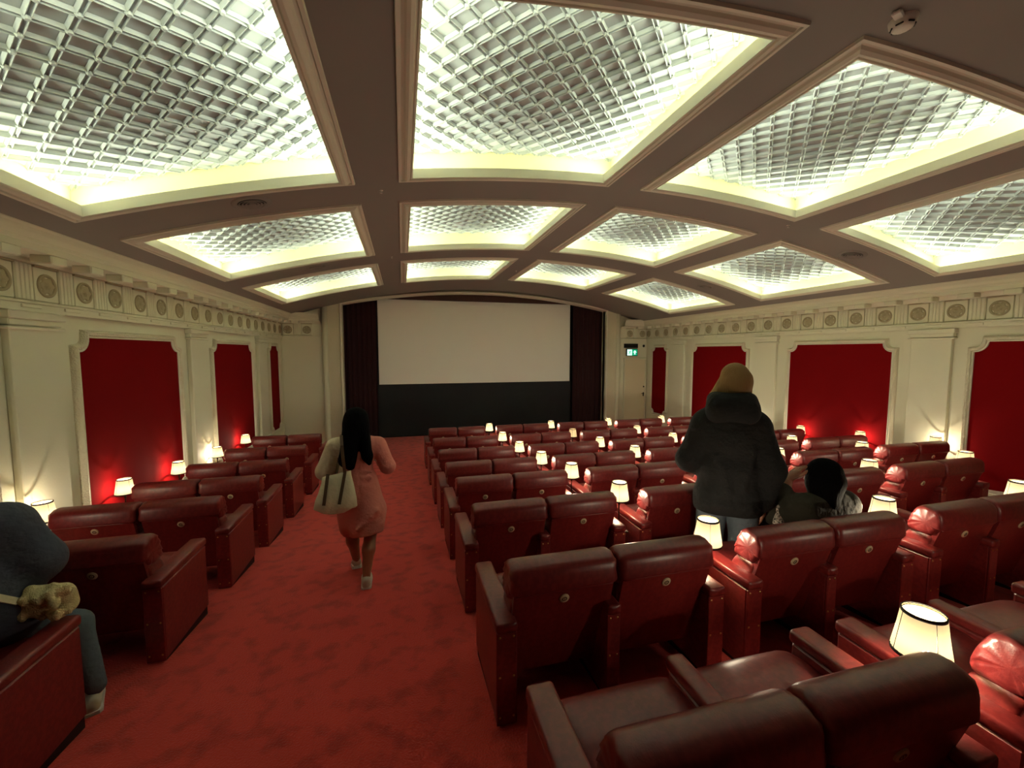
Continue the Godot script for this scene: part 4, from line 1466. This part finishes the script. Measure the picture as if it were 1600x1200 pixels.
func build_sitter() -> void:
	var at := Vector3(3.10, fy(-2.40), -2.36)
	var root := thing("person", at, "seated person with black hair and olive jacket raising a hand to the head", "person")
	var hc := Vector3(-0.01, 1.015, -0.06)
	var sk := head_prims(hc, 0.098, 0.35)
	sk.append(cap(Vector3(0, 0.95, -0.05), Vector3(0, 0.84, -0.04), 0.055, 0.06))
	sk.append(cap(Vector3(-0.14, 0.80, -0.04), Vector3(0.14, 0.80, -0.04), 0.075, 0.075, 0.05))
	sk.append(cap(Vector3(0, 0.74, -0.04), Vector3(0, 0.56, -0.03), 0.13, 0.13, 0.05))
	for s in [-1, 1]:
		sk.append_array(chain([Vector3(s * 0.09, 0.53, -0.05), Vector3(s * 0.11, 0.52, -0.46), Vector3(s * 0.11, 0.10, -0.50)], [0.085, 0.06, 0.04]))
	var wl := Vector3(-0.20, 0.98, -0.17)
	sk.append_array(chain([Vector3(-0.18, 0.80, -0.04), Vector3(-0.30, 0.72, -0.16), wl], [0.055, 0.048, 0.03]))
	var wr := Vector3(0.16, 0.58, -0.30)
	sk.append_array(chain([Vector3(0.18, 0.80, -0.04), Vector3(0.27, 0.60, -0.06), wr], [0.055, 0.045, 0.03]))
	put("body", field_mesh(sk, 0.014), M.skin, root)
	var hands := hand_prims(wl, Vector3(0.45, 0.8, 0.2), Vector3(0.8, -0.4, 0.1), Vector3(0.1, 0.2, 1), 0.25)
	hands.append_array(hand_prims(wr, Vector3(-0.4, -0.1, -0.8), Vector3(0, -1, 0), Vector3(-1, 0, 0.2), 0.3))
	put("hands", field_mesh(hands, 0.005), M.skin, root)
	add_face(root, hc, 0.098, 0.35)
	var coat := [
		cap(Vector3(-0.18, 0.80, -0.04), Vector3(0.18, 0.80, -0.04), 0.115, 0.115, 0.06),
		cap(Vector3(-0.06, 0.68, -0.04), Vector3(0.06, 0.68, -0.04), 0.155, 0.155, 0.06),
		cap(Vector3(-0.06, 0.56, -0.06), Vector3(0.06, 0.56, -0.06), 0.15, 0.15, 0.06),
		cap(Vector3(-0.08, 0.87, 0.0), Vector3(0.08, 0.87, 0.0), 0.05, 0.05, 0.05),
	]
	coat.append_array(chain([Vector3(-0.21, 0.80, -0.04), Vector3(-0.33, 0.74, -0.16), Vector3(-0.25, 0.90, -0.17)], [0.10, 0.09, 0.065], 0.04))
	coat.append_array(chain([Vector3(0.21, 0.80, -0.04), Vector3(0.29, 0.60, -0.06), Vector3(0.19, 0.58, -0.24)], [0.095, 0.085, 0.065], 0.04))
	put("jacket", field_mesh(coat, 0.014), M.olive_cloth, root)
	var legs := []
	for s in [-1, 1]:
		legs.append_array(chain([Vector3(s * 0.09, 0.545, -0.08), Vector3(s * 0.11, 0.545, -0.46), Vector3(s * 0.11, 0.13, -0.50)], [0.10, 0.085, 0.075], 0.03))
	put("trousers", field_mesh(legs, 0.016), M.black_cloth, root)
	var hair := [
		cap(hc + Vector3(0, 0.04, 0.02), hc + Vector3(0, -0.01, 0.03), 0.122, 0.132, 0.03),
		cap(hc + Vector3(-0.02, -0.06, 0.04), hc + Vector3(-0.02, -0.16, 0.05), 0.11, 0.095, 0.03),
		cap(hc + Vector3(0.06, -0.05, 0.03), hc + Vector3(0.05, -0.14, 0.04), 0.08, 0.07, 0.03),
	]
	put("hair", field_mesh(hair, 0.012), M.black_hair, root)
	for s in [-1, 1]:
		shoe(root, Vector3(s * 0.11, 0.012, -0.51), 0.0, 0.0, M.black_cloth)
	# patterned scarf tails on both sides
	put("scarf_tail", field_mesh(chain([Vector3(0.20, 0.86, 0.03), Vector3(0.25, 0.80, 0.03), Vector3(0.28, 0.72, 0.01)], [0.018, 0.024, 0.022], 0.03, Vector3(1, 1, 2.2)), 0.01), M.print_cloth, root)
	put("scarf_tail", field_mesh(chain([Vector3(-0.36, 0.80, -0.10), Vector3(-0.38, 0.70, -0.08), Vector3(-0.35, 0.60, -0.06)], [0.028, 0.036, 0.03], 0.03, Vector3(1, 1, 1.8)), 0.01), M.print_cloth, root)

func build_edge_person() -> void:
	var at := Vector3(-2.09, fy(-2.6), -2.55)
	var root := thing("person", at, "person in a slate blue jacket and jeans perched on the nearest left armchair", "person")
	var hc := Vector3(-0.14, 1.36, -0.12)
	var sk := head_prims(hc, 0.098, 0.5)
	sk.append(cap(Vector3(-0.13, 1.29, -0.10), Vector3(-0.11, 1.18, -0.08), 0.055, 0.06))
	sk.append(cap(Vector3(-0.26, 1.12, -0.06), Vector3(0.06, 1.12, -0.12), 0.08, 0.08, 0.05))
	sk.append(cap(Vector3(-0.10, 1.05, -0.08), Vector3(-0.06, 0.72, -0.03), 0.14, 0.14, 0.05))
	sk.append_array(chain([Vector3(0.03, 0.64, -0.08), Vector3(0.27, 0.455, -0.25), Vector3(0.375, 0.10, -0.19)], [0.09, 0.055, 0.036]))
	sk.append_array(chain([Vector3(-0.15, 0.64, -0.05), Vector3(-0.10, 0.52, -0.45), Vector3(-0.10, 0.10, -0.42)], [0.09, 0.06, 0.04]))
	var wr := Vector3(0.06, 0.84, -0.36)
	sk.append_array(chain([Vector3(0.12, 1.12, -0.12), Vector3(0.22, 0.88, -0.14), wr], [0.06, 0.05, 0.03]))
	var wl := Vector3(-0.25, 0.84, -0.34)
	sk.append_array(chain([Vector3(-0.31, 1.12, -0.05), Vector3(-0.40, 0.86, -0.12), wl], [0.06, 0.05, 0.03]))
	put("body", field_mesh(sk, 0.014), M.skin, root)
	var hands := hand_prims(wr, Vector3(-0.5, 0.0, -0.7), Vector3(-0.3, -0.8, 0.2), Vector3(-0.6, 0.3, 0.5), 0.4)
	hands.append_array(hand_prims(wl, Vector3(0.5, 0.0, -0.7), Vector3(0.3, -0.8, 0.2), Vector3(0.6, 0.3, 0.5), 0.4))
	put("hands", field_mesh(hands, 0.005), M.skin, root)
	add_face(root, hc, 0.098, 0.5)
	var coat := [
		cap(Vector3(-0.27, 1.10, -0.05), Vector3(0.07, 1.10, -0.12), 0.12, 0.12, 0.06),
		cap(Vector3(-0.16, 0.98, -0.06), Vector3(0.0, 0.98, -0.08), 0.185, 0.185, 0.06),
		cap(Vector3(-0.15, 0.80, -0.04), Vector3(0.02, 0.80, -0.05), 0.20, 0.20, 0.06),
		cap(Vector3(-0.15, 0.66, -0.02), Vector3(0.08, 0.68, -0.06), 0.20, 0.18, 0.06),
		cap(Vector3(-0.16, 1.17, 0.0), Vector3(-0.02, 1.17, -0.02), 0.08, 0.08, 0.05),
	]
	coat.append_array(chain([Vector3(0.10, 1.10, -0.12), Vector3(0.20, 0.90, -0.14), Vector3(0.10, 0.85, -0.30)], [0.115, 0.105, 0.07], 0.05))
	coat.append_array(chain([Vector3(-0.31, 1.10, -0.05), Vector3(-0.40, 0.87, -0.12), Vector3(-0.28, 0.85, -0.28)], [0.115, 0.105, 0.07], 0.05))
	put("jacket", field_mesh(coat, 0.015), M.blue_cloth, root)
	var legs := []
	legs.append_array(chain([Vector3(0.03, 0.64, -0.08), Vector3(0.27, 0.46, -0.25), Vector3(0.375, 0.12, -0.19)], [0.11, 0.070, 0.048], 0.03))
	legs.append_array(chain([Vector3(-0.15, 0.64, -0.05), Vector3(-0.10, 0.53, -0.45), Vector3(-0.10, 0.12, -0.42)], [0.11, 0.09, 0.07], 0.03))
	put("jeans", field_mesh(legs, 0.014), M.jeans, root)
	var hair := [cap(hc + Vector3(0, 0.04, 0.02), hc + Vector3(0.0, -0.06, 0.04), 0.115, 0.11, 0.03), cap(hc + Vector3(0, -0.08, 0.05), hc + Vector3(0.01, -0.18, 0.06), 0.10, 0.07, 0.03)]
	put("hair", field_mesh(hair, 0.012), M.black_hair, root)
	shoe(root, Vector3(0.37, 0.0, -0.16), 0.5, 0.0, M.shoe_white)
	shoe(root, Vector3(-0.10, 0.0, -0.42), 0.0, 0.0, M.shoe_white)
	var bag := thing("shoulder_bag", at + Vector3(0.31, 0.66, 0.0), "small cream fluffy shoulder bag on a pale strap at the blue jacket's side", "bag")
	var f := []
	f.append(cap(Vector3(-0.05, 0.05, -0.02), Vector3(0.05, 0.035, -0.05), 0.055, 0.058, 0.03, Vector3(1, 1, 1.2)))
	f.append(cap(Vector3(-0.045, 0.105, -0.02), Vector3(0.045, 0.09, -0.05), 0.05, 0.05, 0.03))
	for k in 22:
		var q := Vector3(rng.randf_range(-0.085, 0.09), rng.randf_range(0.0, 0.15), rng.randf_range(-0.03, 0.03))
		f.append(cap(q, q + Vector3(0.01, -0.012, 0.012), 0.024, 0.014, 0.014))
	put("pouch", field_mesh(f, 0.01), M.cream_fluff, bag)
	var s := nst()
	ribbon(s, [Vector3(-0.08, 0.11, 0.03), Vector3(-0.16, 0.20, 0.10), Vector3(-0.26, 0.30, 0.155), Vector3(-0.38, 0.42, 0.17), Vector3(-0.50, 0.52, 0.12), Vector3(-0.56, 0.58, 0.02)], 0.004, 0.016)
	fin(s, "strap", M.canvas, bag)
